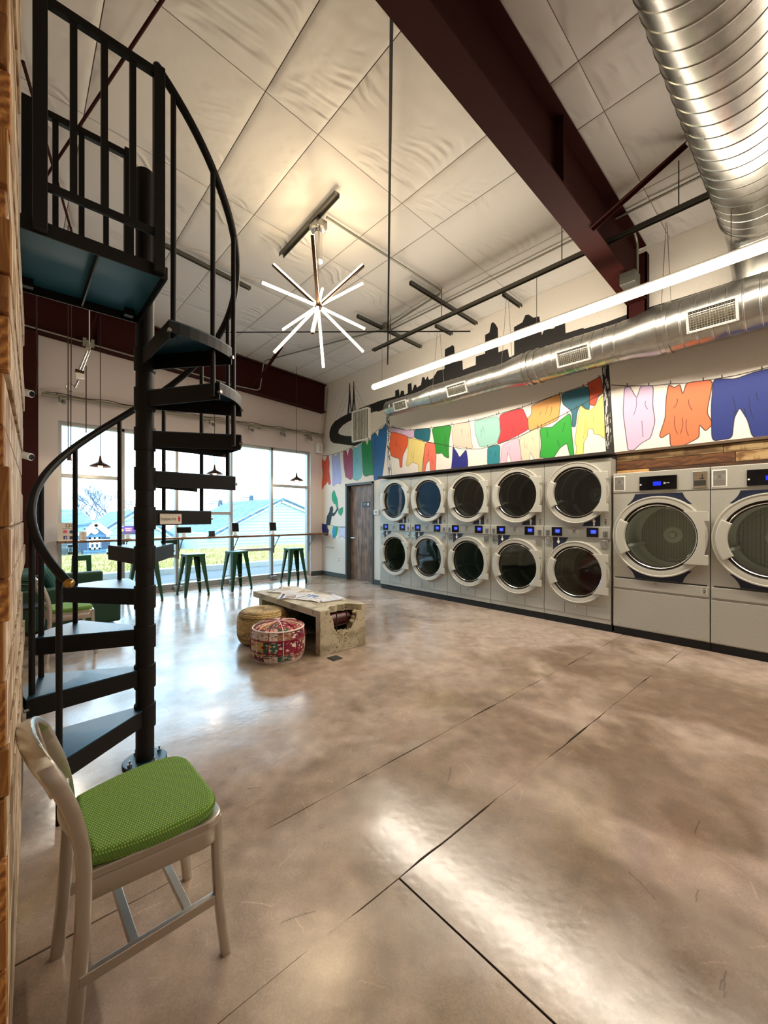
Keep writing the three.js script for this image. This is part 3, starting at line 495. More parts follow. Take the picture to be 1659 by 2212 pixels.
// ---------------------------------------------------------------- laundry machines (local frame: x right as seen, y up, z out into the room)
const logoT = paint(256, 160, (c, w, h) => { c.fillStyle = '#8f8d85'; c.fillRect(0, 0, w, h); c.strokeStyle = '#2a2a2a'; c.fillStyle = '#2a2a2a'; c.lineWidth = 7; c.strokeRect(96, 22, 62, 62); c.beginPath(); c.arc(122, 53, 21, 0.8, 5.5); c.stroke(); c.beginPath(); c.moveTo(122, 53); c.lineTo(152, 53); c.moveTo(152, 26); c.lineTo(126, 26); c.moveTo(126, 80); c.lineTo(152, 80); c.stroke(); c.font = 'bold 30px sans-serif'; c.textAlign = 'center'; c.fillText('Electrolux', w / 2, 128); });
const lcdT = paint(256, 192, (c, w, h) => { c.fillStyle = '#101a66'; c.fillRect(0, 0, w, h); c.fillStyle = '#3a50ff'; c.fillRect(20, 24, 216, 110); c.fillStyle = '#8fa0ff'; c.font = 'bold 54px monospace'; c.textAlign = 'center'; c.fillText('0.25', w / 2, 98); c.fillStyle = '#9aa6ff'; for (let i = 0; i < 3; i++) c.fillRect(50 + i * 60, 150, 34, 14); });
const careT = paint(128, 160, (c, w, h) => { c.fillStyle = '#bab8ac'; c.fillRect(0, 0, w, h); c.fillStyle = '#16150f'; c.fillRect(22, 12, 84, 14); c.beginPath(); c.arc(64, 80, 40, 0, 7); c.fill(); c.fillRect(22, 132, 84, 14); c.fillStyle = '#bab8ac'; c.beginPath(); c.arc(64, 80, 24, 0, 7); c.fill(); c.fillStyle = '#16150f'; c.fillRect(58, 58, 12, 44); });
const logoM = std({ map: logoT, roughness: 0.45, metalness: 0.3 }), lcdM = std({ color: '#000008', emissive: '#ffffff', emissiveMap: lcdT, emissiveIntensity: 0.75, roughness: 0.15 }), careM = std({ map: careT, roughness: 0.5 });
const zl = (pts, seg = 56) => toCreasedNormals(lathe(pts, seg), 0.45).rotateX(PI / 2);
const arcPts = (r, a0, a1, n, cx = 0, cy = 0) => Array.from({ length: n + 1 }, (_, i) => { const a = (a0 + (a1 - a0) * i / n) * D2R; return [cx + r * Math.cos(a), cy + r * Math.sin(a)]; });
function loadDoor(parent, cx, cy, k, right, dm = mat.drumDark) {   // k scales the porthole; right = half width to the machine's right edge
  const at = (g) => g.translate(cx, cy, 0), s = (pts) => pts.map(([r, z]) => [r * k, z]);
  const d = G('door', parent);
  M('door_ring', at(zl(s([[0.316, 0.001], [0.316, 0.040], [0.319, 0.044], [0.345, 0.047], [0.362, 0.047], [0.366, 0.053], [0.374, 0.053], [0.378, 0.046], [0.380, 0.001]]))), mat.machineDoor, d);
  M('glass_trim', at(zl(s([[0.292, 0.012], [0.292, 0.026], [0.296, 0.030], [0.300, 0.028], [0.300, 0.012]]))), mat.chrome, d);
  M('gasket', at(zl(s([[0.317, 0.043], [0.306, 0.014], [0.291, 0.012], [0.282, -0.045], [0.30, -0.05]]))), mat.gasket, d);
  M('glass', at(zl([[0.0001, 0.010], [0.12 * k, 0.011], [0.22 * k, 0.014], [0.291 * k, 0.018]])), dm === mat.drum ? mat.doorGlassClear : mat.doorGlass, d);
  const x1 = right - cx - 0.008, y1 = 0.235 * k, r = 0.383 * k, sh = [[0.20 * k, y1], [x1, y1], [x1, y1 * 0.62], [Math.min(x1 - 0.03, r * 0.93), y1 * 0.62], ...arcPts(r, 21, -21, 8).map(([x, y]) => [Math.min(x, x1 - 0.02), y]), [Math.min(x1 - 0.03, r * 0.93), -y1 * 0.62], [x1, -y1 * 0.62], [x1, -y1], [0.20 * k, -y1], ...arcPts(0.312 * k, -48, 48, 14)];
  M('hinge_plate', at(ext(shapeOf(sh), 0.02, 0.004).translate(0, 0, 0.046)), mat.machineDoor, d);
  const hs = [...arcPts(0.345 * k, 152, 212, 12), ...arcPts(0.268 * k, 212, 152, 12)];
  M('handle', at(ext(shapeOf(hs), 0.035, 0.008).translate(0, 0, 0.035)), mat.machineDoor, d);
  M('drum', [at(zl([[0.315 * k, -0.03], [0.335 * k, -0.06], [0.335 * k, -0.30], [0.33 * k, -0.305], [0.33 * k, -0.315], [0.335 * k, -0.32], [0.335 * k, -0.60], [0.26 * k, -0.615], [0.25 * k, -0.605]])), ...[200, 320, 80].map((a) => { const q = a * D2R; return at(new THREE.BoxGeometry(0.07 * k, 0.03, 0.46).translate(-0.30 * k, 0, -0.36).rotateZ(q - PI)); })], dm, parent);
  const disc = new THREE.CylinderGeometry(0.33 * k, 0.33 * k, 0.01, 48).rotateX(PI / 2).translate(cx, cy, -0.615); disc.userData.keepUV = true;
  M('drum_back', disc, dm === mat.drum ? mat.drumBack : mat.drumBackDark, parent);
  M('drum_hub', at(zl([[0.0001, -0.575], [0.03, -0.58], [0.045, -0.60], [0.09, -0.607], [0.095, -0.61]], 32)), dm, parent);
}
function cabinet(w, y0, y1, holes, depth = 0.95) {
  const h = w / 2 - 0.003, sh = shapeOf([[-h, y0], [h, y0], [h, y1], [-h, y1]]);
  for (const [x, y, r] of holes) { const p = new THREE.Path(); p.absarc(x, y, r, 0, PI * 2, true); sh.holes.push(p); }
  return [ext(sh, 0.018, 0.003, 40).translate(0, 0, -0.021), lbox(-h + 0.005, (y0 + y1) / 2, -depth / 2 - 0.01, 0.01, y1 - y0, depth - 0.02), lbox(h - 0.005, (y0 + y1) / 2, -depth / 2 - 0.01, 0.01, y1 - y0, depth - 0.02), lbox(0, y1 - 0.005, -depth / 2 - 0.01, 2 * h, 0.01, depth - 0.02), lbox(0, y0 + 0.005, -depth / 2 - 0.01, 2 * h, 0.01, depth - 0.02), lbox(0, (y0 + y1) / 2, -depth, 2 * h, y1 - y0, 0.01)];
}
const arrowShape = (x, y, l, up) => { const s = up ? 1 : -1, w = 0.009, a = 0.022; return shapeOf([[x - w, y], [x + w, y], [x + w, y + s * l * 0.55], [x + a, y + s * l * 0.55], [x, y + s * l], [x - a, y + s * l * 0.55], [x - w, y + s * l * 0.55]].map((p) => p)); };
const coinPart = (x, y, z, w, h) => [lbox(x, y, z + 0.006, w, h, 0.012, 0.003)];
function makeDryer(label, group) {
  const t = thing('stacked_dryer', label, 'dryer', group), W = 0.806, yl = 0.672, yu = 1.645, cx = 0.015;
  M('cabinet', cabinet(W, 0.09, 2.036, [[cx, yl, 0.30], [cx, yu, 0.30]]), mat.machine, t);
  M('plinth', lbox(0, 0.045, -0.46, W - 0.004, 0.088, 0.86), mat.plinth, t);
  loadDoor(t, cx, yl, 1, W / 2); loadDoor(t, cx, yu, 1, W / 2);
  for (const g of [ext(shapeOf([[0.08, 1.236], [0.285, 1.236], [0.285, 1.45], [0.2, 1.42]]), 0.002), ext(shapeOf([[-0.09, 1.09], [-0.285, 1.09], [-0.285, 0.90], [-0.2, 0.92]].reverse()), 0.002)]) M('decal', g, mat.navy, t, 'navy blue decal');
  for (const g of [ext(arrowShape(0.215, 1.242, 0.085, true), 0.004), ext(arrowShape(-0.215, 1.085, 0.08, false), 0.004)]) M('arrow', g, mat.white, t, 'white arrow');
  M('control_strip', lbox(0, 1.161, 0.008, W - 0.01, 0.138, 0.016, 0.004), mat.machine, t);
  for (const x of [-0.228, 0.205]) { M('display', lbox(x, 1.163, 0.02, 0.132, 0.112, 0.012, 0.003), mat.screen, t); const g = lbox(x + 0.012, 1.168, 0.0268, 0.07, 0.055, 0.0012); g.userData.keepUV = true; M('display_panel', g, lcdM, t, 'blue lit display'); }
  const lp = lbox(-0.012, 1.161, 0.017, 0.29, 0.128, 0.008); M('logo_plate', lp, mat.plate, t); const lg = lbox(-0.012, 1.155, 0.0215, 0.12, 0.075, 0.001); lg.userData.keepUV = true; M('logo', lg, logoM, t);
  for (const x of [-0.35, 0.345]) M('coin_slot', [lbox(x, 1.145, 0.019, 0.05, 0.07, 0.008, 0.002), lbox(x, 1.15, 0.026, 0.008, 0.05, 0.01), lbox(x, 1.126, 0.026, 0.034, 0.008, 0.01)], mat.steel, t);
  for (const [x, y] of [[-0.335, 1.035], [0.33, 1.03]]) M('coin_box', [...coinPart(x, y, 0, 0.085, 0.088), new THREE.CylinderGeometry(0.018, 0.02, 0.014, 20).rotateX(PI / 2).translate(x + 0.008, y - 0.005, 0.018)], mat.chrome, t);
  const cg = lbox(0.345, 1.285, 0.0012, 0.05, 0.075, 0.0024); cg.userData.keepUV = true; M('care_label', cg, careM, t);
  for (const [x, w] of [[-0.268, 0.262], [0, 0.262], [0.268, 0.262]]) M('lint_panel', lbox(x, 0.212, 0.003, w, 0.128, 0.006, 0.0028), mat.machine, t);
  for (const g of [new THREE.CylinderGeometry(0.009, 0.011, 0.012, 14).rotateX(PI / 2).translate(0.0, 0.245, 0.01), new THREE.CylinderGeometry(0.013, 0.013, 0.012, 16).rotateX(PI / 2).translate(-0.012, 1.20, 0.026)]) M('lock', g, mat.chrome, t);
  t.rotation.y = -PI / 2;
  return t;
}
function makeBigDryer(label, group) {
  const t = thing('large_dryer', label, 'dryer', group), W = 0.893, cx = 0.0, cy = 1.135;
  M('cabinet', cabinet(W, 0.09, 1.845, [[cx, cy, 0.345]]), mat.machine, t);
  M('plinth', lbox(0, 0.045, -0.46, W - 0.004, 0.088, 0.86), mat.plinth, t);
  loadDoor(t, cx, cy, 1.15, W / 2, mat.drum);
  const curveIn = (s) => { const q = new THREE.Shape(); q.moveTo(-0.22, s > 0 ? 1.60 : 0.665); if (s > 0) { q.lineTo(0.22, 1.60); q.quadraticCurveTo(0.23, 1.54, 0.30, 1.48); q.lineTo(-0.30, 1.48); q.quadraticCurveTo(-0.23, 1.54, -0.22, 1.60); } else { q.quadraticCurveTo(-0.23, 0.73, -0.30, 0.79); q.lineTo(0.30, 0.79); q.quadraticCurveTo(0.23, 0.73, 0.22, 0.665); } return ext(q, 0.002); };
  for (const s of [1, -1]) M('decal', curveIn(s), mat.navy, t, 'navy blue decal');
  M('control_panel', lbox(0, 1.733, 0.004, W - 0.008, 0.216, 0.008, 0.003), mat.machine, t);
  M('display', [lbox(0.0, 1.715, 0.014, 0.345, 0.15, 0.014, 0.004), bar(new THREE.Vector3(-0.09, 1.782, 0.026), new THREE.Vector3(-0.06, 1.772, 0.026), 0.004, 0.004), bar(new THREE.Vector3(-0.06, 1.772, 0.026), new THREE.Vector3(0.06, 1.772, 0.026), 0.004, 0.004), bar(new THREE.Vector3(0.06, 1.772, 0.026), new THREE.Vector3(0.09, 1.782, 0.026), 0.004, 0.004)], mat.screen, t);
  M('display_panel', lbox(-0.005, 1.706, 0.0218, 0.072, 0.042, 0.0012), mat.blueGlow, t, 'blue lit display');
  M('button', [lbox(0.065, 1.715, 0.0218, 0.02, 0.005, 0.001), lbox(0.065, 1.702, 0.0218, 0.02, 0.005, 0.001), lbox(0.095, 1.709, 0.0218, 0.026, 0.006, 0.001), new THREE.CylinderGeometry(0.008, 0.009, 0.008, 14).rotateX(PI / 2).translate(-0.158, 1.70, 0.023)], mat.white, t);
  M('sticker_frame', lbox(-0.375, 1.728, 0.009, 0.118, 0.168, 0.003, 0.001), mat.white, t); const lg = lbox(-0.375, 1.728, 0.0112, 0.098, 0.148, 0.001); M('sticker', lg, mat.plate, t); const l2 = lbox(-0.375, 1.735, 0.0122, 0.088, 0.055, 0.0006); l2.userData.keepUV = true; M('logo', l2, logoM, t);
  M('coin_box', [lbox(0.365, 1.725, 0.012, 0.125, 0.165, 0.008, 0.003)], mat.chrome, t); M('coin_slot', [lbox(0.365, 1.69, 0.018, 0.095, 0.055, 0.006, 0.002), lbox(0.385, 1.75, 0.02, 0.01, 0.05, 0.012), lbox(0.38, 1.735, 0.02, 0.04, 0.01, 0.012)], mat.gasket, t);
  M('lint_drawer', lbox(0, 0.595, 0.006, W - 0.02, 0.105, 0.016, 0.004), mat.machine, t); M('drawer_gap', lbox(0, 0.655, 0.001, W - 0.05, 0.016, 0.004), mat.gasket, t);
  M('lower_panel', lbox(0, 0.31, 0.004, W - 0.012, 0.42, 0.008, 0.003), mat.machine, t);
  for (const g of [new THREE.CylinderGeometry(0.01, 0.012, 0.012, 14).rotateX(PI / 2).translate(-0.02, 0.625, 0.018), ...[-0.38, 0.0, 0.38].map((x) => new THREE.CylinderGeometry(0.006, 0.006, 0.006, 10).rotateX(PI / 2).translate(x, 0.125, 0.009))]) M('lock', g, mat.chrome, t);
  const cg = lbox(0.40, 0.60, 0.0146, 0.045, 0.07, 0.001); cg.userData.keepUV = true; M('care_label', cg, careM, t);
  for (const s of [1, -1]) M('hinge', lbox(0.43, cy + s * 0.215, 0.05, 0.018, 0.09, 0.036, 0.004), mat.white, t);
  t.rotation.y = -PI / 2;
  return t;
}
{
  const first = makeDryer('stacked pair of silver dryers next to the big dryers, nearest of the five stacks', 'stacked dryers along the mural wall'), names = ['', 'stacked silver dryer pair second from the big dryers along the wall', 'middle one of the five stacked silver dryer pairs', 'stacked silver dryer pair second from the brown door, window mirrored in its glass', 'stacked silver dryer pair at the far end, nearest the brown door'];
  for (let k = 0; k < 5; k++) (k ? copyOf(first, names[k]) : first).position.set(5.15, 0, -(1.735 + 0.806 * (k + 0.5)));
  const big = makeBigDryer('large single silver dryer with lit blue display beside the stacked dryers', 'large single dryers');
  big.position.set(5.15, 0, -1.268);
  copyOf(big, 'large single silver dryer cut off by the right edge, drum wall brightly visible').position.set(5.15, 0, -0.374);
}
// ---------------------------------------------------------------- ducts
function spiralProfile(r, a, b, pitch = 0.115) { const p = []; for (let z = a; z < b - 0.02; z += pitch) { p.push([r, z], [r, z + pitch - 0.016]); p.push([r + 0.004, z + pitch - 0.011], [r + 0.004, z + pitch - 0.006]); } p.push([r, b]); return p.filter(([, z]) => z <= b); }
{
  const t = thing('spiral_duct', 'round galvanised duct with vent grilles running along the mural wall', 'duct'), X0 = 4.98, Y0 = 3.28;
  const put = (g) => toCreasedNormals(g, 0.35).rotateX(-PI / 2).translate(X0, Y0, 0);          // lathe y -> S
  const sec = (r, a, b) => M('duct_section', put(lathe(spiralProfile(r, a, b), 44)), mat.zinc, t), red = (r0, a, r1, b) => M('reducer', put(lathe([[r0, a - 0.05], [r0 + 0.006, a - 0.05], [r0 + 0.006, a], [r1 + 0.006, b], [r1 + 0.006, b + 0.06], [r1, b + 0.06]], 44)), mat.zinc, t);
  sec(0.242, -3.6, 1.24); red(0.242, 1.24, 0.205, 1.48); sec(0.205, 1.48, 2.72); red(0.205, 2.72, 0.162, 2.98); sec(0.162, 2.98, 4.30); red(0.162, 4.30, 0.13, 4.52); sec(0.13, 4.52, 5.30);
  M('end_cap', put(lathe([[0.132, 5.24], [0.132, 5.34], [0.11, 5.37], [0.0001, 5.375]], 44)), mat.zinc, t);
  for (const [s, r] of [[2.50, 0.205], [2.60, 0.205], [1.10, 0.242], [0.05, 0.242]]) M('coupling', put(lathe([[r + 0.003, s], [r + 0.012, s + 0.005], [r + 0.012, s + 0.04], [r + 0.003, s + 0.045]], 44)), mat.zinc, t);
  for (const [s, r, l, h] of [[4.93, 0.13, 0.29, 0.13], [3.72, 0.162, 0.34, 0.15], [2.02, 0.205, 0.36, 0.17], [0.75, 0.242, 0.36, 0.19], [-0.7, 0.242, 0.36, 0.19]]) {
    const a = 20 * D2R, tr = (g) => g.rotateX(a).translate(0, 0, 0).rotateY(-PI / 2).translate(X0, Y0, -s), d = r + 0.004;  // local z out of the duct
    const f = M('vent_grille', [[0, h / 2, l, 0.022], [0, -h / 2, l, 0.022], [-l / 2, 0, 0.022, h + 0.02], [l / 2, 0, 0.022, h + 0.02]].map(([x, y, w, q]) => tr(lbox(x, y, d - 0.004, w, q, 0.03, 0.003))), mat.frame, t);
    M('grille_back', tr(lbox(0, 0, d - 0.016, l - 0.02, h - 0.02, 0.006)), mat.gasket, f);
    const bars = []; for (let x = -l / 2 + 0.024; x < l / 2 - 0.02; x += 0.021) bars.push(tr(lbox(x, 0, d + 0.001, 0.0035, h - 0.015, 0.006))); for (let y = -h / 2 + 0.024; y < h / 2 - 0.016; y += 0.021) bars.push(tr(lbox(0, y, d - 0.003, l - 0.02, 0.0035, 0.006)));
    M('grille_bars', bars, mat.mesh, f);
  }
  settle(t);
  const u = thing('supply_duct', 'wide shiny spiral duct crossing below the ceiling at upper right, elbow at its end', 'duct'), r = 0.30, yu = 4.08, su = 0.40, xe = 4.76, R = 0.32;
  M('duct_section', toCreasedNormals(lathe(spiralProfile(r, -2.5, xe, 0.125), 64), 0.3).rotateZ(-PI / 2).translate(0, yu, -su), mat.zinc, u);
  const gore = []; for (let k = 0; k <= 6; k++) { const a = k / 6 * PI / 2; gore.push(V(xe + R * Math.sin(a), yu - R + R * Math.cos(a), su)); }
  for (let k = 0; k < 6; k++) M('elbow_gore', toCreasedNormals(rod(gore[k], gore[k + 1].clone().add(gore[k + 1].clone().sub(gore[k]).multiplyScalar(0.12)), r * (1 - 0.022 * k) + (k & 1 ? 0.003 : 0), 40, r * (1 - 0.022 * (k + 1))), 0.5), mat.zinc, u);
  M('elbow_band', [rod(V(xe - 0.02, yu, su), V(xe + 0.03, yu, su), r + 0.012, 44)], mat.zinc, u);
  M('collar', lathe([[0.215, 3.47], [0.225, 3.5], [0.25, 3.64], [0.262, 3.74]], 44).translate(xe + R, 0, -su), mat.zinc, u);
  settle(u);
}
// ---------------------------------------------------------------- long tube light under its channel
{
  const X0 = 4.28, Y0 = 3.43, a = -3.4, b = 4.97, cx = (a + b) / 2, L = b - a;
  const t = thing('tube_light', 'long glowing linear tube light hanging beside the round duct', 'lamp');
  M('diffuser', box(X0 - 0.038, X0 + 0.038, Y0 - 0.042, Y0 + 0.03, a, b, 0.026), mat.lampGlow, t, 'glowing white diffuser');
  M('housing', box(X0 - 0.026, X0 + 0.026, Y0 + 0.028, Y0 + 0.046, a + 0.01, b - 0.01, 0.004), mat.white, t);
  for (const s of [4.75, 2.2, 0.55, -1.5, -3.0]) M('suspension_wire', rod(V(X0, Y0 + 0.045, s), V(X0, 4.0, s), 0.0035, 6), mat.steel, t);
  settle(t);
  rectLight(V(X0, Y0 - 0.046, cx), V(X0, 0, cx), L, 0.07, new THREE.Color(1, 0.89, 0.75), LAMP.tube).rotation.set(-PI / 2, 0, PI / 2);
  for (const sx of [1, -1]) { const l = rectLight(V(X0 + sx * 0.042, Y0, cx), V(X0 + sx, Y0, cx), L, 0.05, new THREE.Color(1, 0.89, 0.75), LAMP.tubeUp); }
  const c = thing('channel_strut', 'long grey metal channel hanging level above the tube light', 'channel'), y = 4.02;
  M('channel', [box(X0 - 0.022, X0 + 0.022, y + 0.018, y + 0.022, a, b), box(X0 - 0.022, X0 - 0.018, y - 0.02, y + 0.018, a, b), box(X0 + 0.018, X0 + 0.022, y - 0.02, y + 0.018, a, b)], mat.strut, c);
  for (const s of [4.55, 3.55, 1.92, 0.9, -1, -3]) M('hanger_rod', rod(V(X0, y + 0.02, s), V(X0, ceilY(X0) - 0.03, s), 0.005, 6), mat.strut, c);
  settle(c);
}
const strut = (p, q, label, w = 0.045) => { const n = bar(p, q, w, 0.006), off = new THREE.Vector3(0, -0.022, 0), z = q.clone().sub(p).normalize(), sd = new THREE.Vector3(0, 1, 0).cross(z).multiplyScalar(w / 2 - 0.003); return lone('ceiling_strut', [n, bar(p.clone().add(off).add(sd), q.clone().add(off).add(sd), 0.006, 0.042), bar(p.clone().add(off).sub(sd), q.clone().add(off).sub(sd), 0.006, 0.042)], mat.strut, label, 'channel', 'grey ceiling channels'); };
const cyy = (x, d = 0.055) => ceilY(x) - d;
strut(V(2.36, cyy(2.36), 3.28), V(2.41, cyy(2.41), 4.50), 'grey ceiling channel carrying the starburst chandelier', 0.06);
strut(V(3.86, cyy(3.86), 3.73), V(5.30, cyy(5.30), 3.70), 'grey ceiling channel crossing the conduits right of the chandelier');
strut(V(3.90, cyy(3.90), 4.89), V(5.30, cyy(5.30), 4.86), 'grey ceiling channel at the far end of the tube light');
strut(V(4.90, cyy(4.90), 2.99), V(5.32, cyy(5.32), 2.97), 'short grey ceiling channel above the widest skyline tower');
strut(V(4.92, cyy(4.92), 4.20), V(5.30, cyy(5.30), 4.18), 'short grey ceiling channel above the thin skyline tower');
strut(V(1.35, cyy(1.35), 5.36), V(2.44, cyy(2.44), 5.44), 'grey ceiling channel seen between the stair handrail and the chandelier');
for (const [s, r, l] of [[2.98, 0.165, 'pair of thin wires holding the duct under the widest painted skyline tower'], [4.19, 0.165, 'pair of thin wires holding the duct under the thin painted tower'], [1.15, 0.245, 'thin wire holding the duct beside the rafter end']])
  lone('duct_hanger', [rod(V(4.96, 4.36, s), V(4.98 - r * 0.9, 3.33, s), 0.003, 6), rod(V(5.0, 4.36, s), V(4.98 + r * 0.9, 3.33, s), 0.003, 6)], mat.steel, l, 'wire');
// ---------------------------------------------------------------- conduits and boxes
const conduit = (pts, r, label, rad = 0.09) => lone('conduit', polyTube(bent(pts, rad), r, 8), mat.emt, label, 'conduit');
const cc = (x, s, d = 0.055) => V(x, ceilY(x) - d, s);
conduit([cc(2.47, 3.62), cc(4.33, 3.57), cc(4.46, 4.80)], 0.013, 'thin conduit from the chandelier mount bending along the ceiling channels');
conduit([cc(4.56, -3), cc(4.56, 4.86)], 0.012, 'straight conduit along the ceiling above the tube light channel');
conduit([cc(4.46, 4.94), cc(3.7, 7.62), V(3.7, 3.90, 7.80), V(3.2, 3.90, 7.81), V(0.95, 4.05, 7.81)], 0.013, 'conduit dropping over the window rafter and following its lower edge');
conduit([V(0.80, 4.06, 7.81), V(-1.0, 4.17, 7.81)], 0.013, 'conduit on the lower rafter edge left of the junction box');
conduit([V(4.62, 4.27, 1.36), V(4.78, 4.2, 1.36), V(4.78, 3.80, 1.36), V(4.66, 3.72, 1.36)], 0.013, 'short curved conduit on the near rafter beside its end');
conduit([V(5.33, 4.3, 7.78), V(5.33, 2.96, 7.98)], 0.012, 'upright conduit in the corner right of the windows');
lone('junction_box', box(4.40, 4.52, cyy(4.46, 0.10), cyy(4.46, 0.02), 4.80, 4.94, 0.006), mat.emt, 'small grey junction box on the ceiling where three conduits meet', 'box');
lone('junction_box', box(4.50, 4.66, 3.66, 3.78, 1.30, 1.44, 0.006), mat.strut, 'grey junction box under the rafter above the tube light', 'box');
lone('junction_box', box(0.80, 0.95, 4.0, 4.12, 7.77, 7.835, 0.006), mat.emt, 'grey junction box on the window rafter left of the stair', 'box');
{
  const t = thing('light_rail', 'grey conduit rail with small flood heads mounted above the windows', 'rail');
  M('rail', [rod(V(0.32, 3.17, 7.9), V(5.28, 3.22, 7.9), 0.028, 12), rod(V(5.1, 3.22, 7.9), V(5.3, 3.22, 7.9), 0.033, 12)], std({ color: '#8d8774', roughness: 0.5, metalness: 0.4 }), t);
  M('cable', polyTube(spline(Array.from({ length: 30 }, (_, i) => V(0.36 + i * 0.165, 3.205 + 0.012 * Math.sin(i * 1.7) + i * 0.0017, 7.875)), 90), 0.006, 6), mat.cord, t);
  M('bracket', [0.5, 1.6, 2.7, 3.8, 4.9].map((x) => box(x - 0.012, x + 0.012, 3.18, 3.23, 7.9, 8.05)), mat.emt, t);
  for (const x of [0.56, 2.78, 3.55, 4.26, 4.92]) { const b = M('flood_head', [box(x - 0.045, x + 0.045, 3.09, 3.17, 7.85, 7.92, 0.012), rod(V(x, 3.11, 7.86), V(x + 0.02, 3.06, 7.82), 0.022, 14, 0.026)], mat.emt, t); }
  settle(t);
}
// ---------------------------------------------------------------- starburst chandelier
{
  const hub = V(2.43, 3.61, 3.72), t = thing('chandelier', 'starburst chandelier of glowing light bars on a thin stem', 'lamp');
  const ry = [SY, 0, -CY], fw = new THREE.Vector3(SY, 0, -CY), rt = new THREE.Vector3(CY, 0, SY), up = new THREE.Vector3(0, 1, 0);
  M('hub', [new THREE.SphereGeometry(0.034, 20, 14).translate(hub.x, hub.y, hub.z), rod(hub.clone().add(V(0, -0.03, 0)), hub.clone().add(V(0, 0.045, 0)), 0.026, 16)], mat.bronze, t);
  M('stem', rod(hub.clone().setY(3.63), hub.clone().setY(4.12), 0.008, 10), mat.steel, t);
  M('canopy', [rod(hub.clone().setY(4.10), hub.clone().setY(4.42), 0.045, 28), rod(hub.clone().setY(4.09), hub.clone().setY(4.105), 0.05, 28), rod(hub.clone().setY(4.41), hub.clone().setY(4.44), 0.075, 28)], mat.chrome, t);
  M('mount_box', box(hub.x - 0.07, hub.x + 0.07, 4.43, 4.52, 3.65, 3.79, 0.006), mat.steel, t);
  const bars = [[-123, 52, -1, 0.2], [-98, 90, 1, -1], [-13, 155, -1, -2], [97, 89, 1, -1], [95, 49, 1, 0.2], [99, -48, 1, 0.3], [97, -98, -1, 0.6], [11, -133, -1, 0.5], [-96, -100, -1, 0.6], [-76, -50, 1, 0.3], [-13, -56, -1, 1.5], [9, 37, 1, 0.3]];
  const k = 0.004977, Lb = 140;
  for (const [dx, dy, sd, face] of bars) {
    const rd = new THREE.Vector3(...ray(688 + dx, 662 - dy)), rv = new THREE.Vector3(rd.x, rd.y, -rd.z).normalize(), oc = hub.clone().sub(camera.position), tc = oc.dot(rv), off = oc.lengthSq() - tc * tc, LL = Math.max(0.66 ** 2, off);
    const end = camera.position.clone().addScaledVector(rv, tc + sd * Math.sqrt(LL - off)), dir = end.clone().sub(hub).normalize(), Lr = end.distanceTo(hub);
    const a = hub.clone().addScaledVector(dir, 0.045), b = hub.clone().addScaledVector(dir, Lr);
    // the lit side: faces away from the metal back, turned between down/outside and up
    const view = hub.clone().sub(camera.position).normalize();
    let n = face === -2 ? fw.clone() : face === -1 ? up.clone().addScaledVector(rt, -Math.sign(dx) * 0.2) : fw.clone().multiplyScalar(-1).addScaledVector(up, -0.35);
    n.addScaledVector(dir, -n.dot(dir)).normalize();
    const o = n.clone().multiplyScalar(0.008);
    const m = M('light_bar', bar(a.clone().sub(o), b.clone().sub(o), 0.03, 0.016, n), mat.bronze, t);
    M('diffuser', bar(a.clone().add(o).addScaledVector(n, 0.001), b.clone().add(o).addScaledVector(n, 0.001), 0.029, 0.022, n, 0.007), mat.barGlow, m, 'glowing warm diffuser');
    const mid = a.clone().add(b).multiplyScalar(0.5).addScaledVector(n, 0.024), l = rectLight(mid, mid.clone().add(n), 0.6, 0.022, new THREE.Color(1, 0.76, 0.46), LAMP.bar);
    l.setRotationFromMatrix(new THREE.Matrix4().makeBasis(dir, dir.clone().cross(n), n.clone().multiplyScalar(-1)));
  }
  settle(t);
}
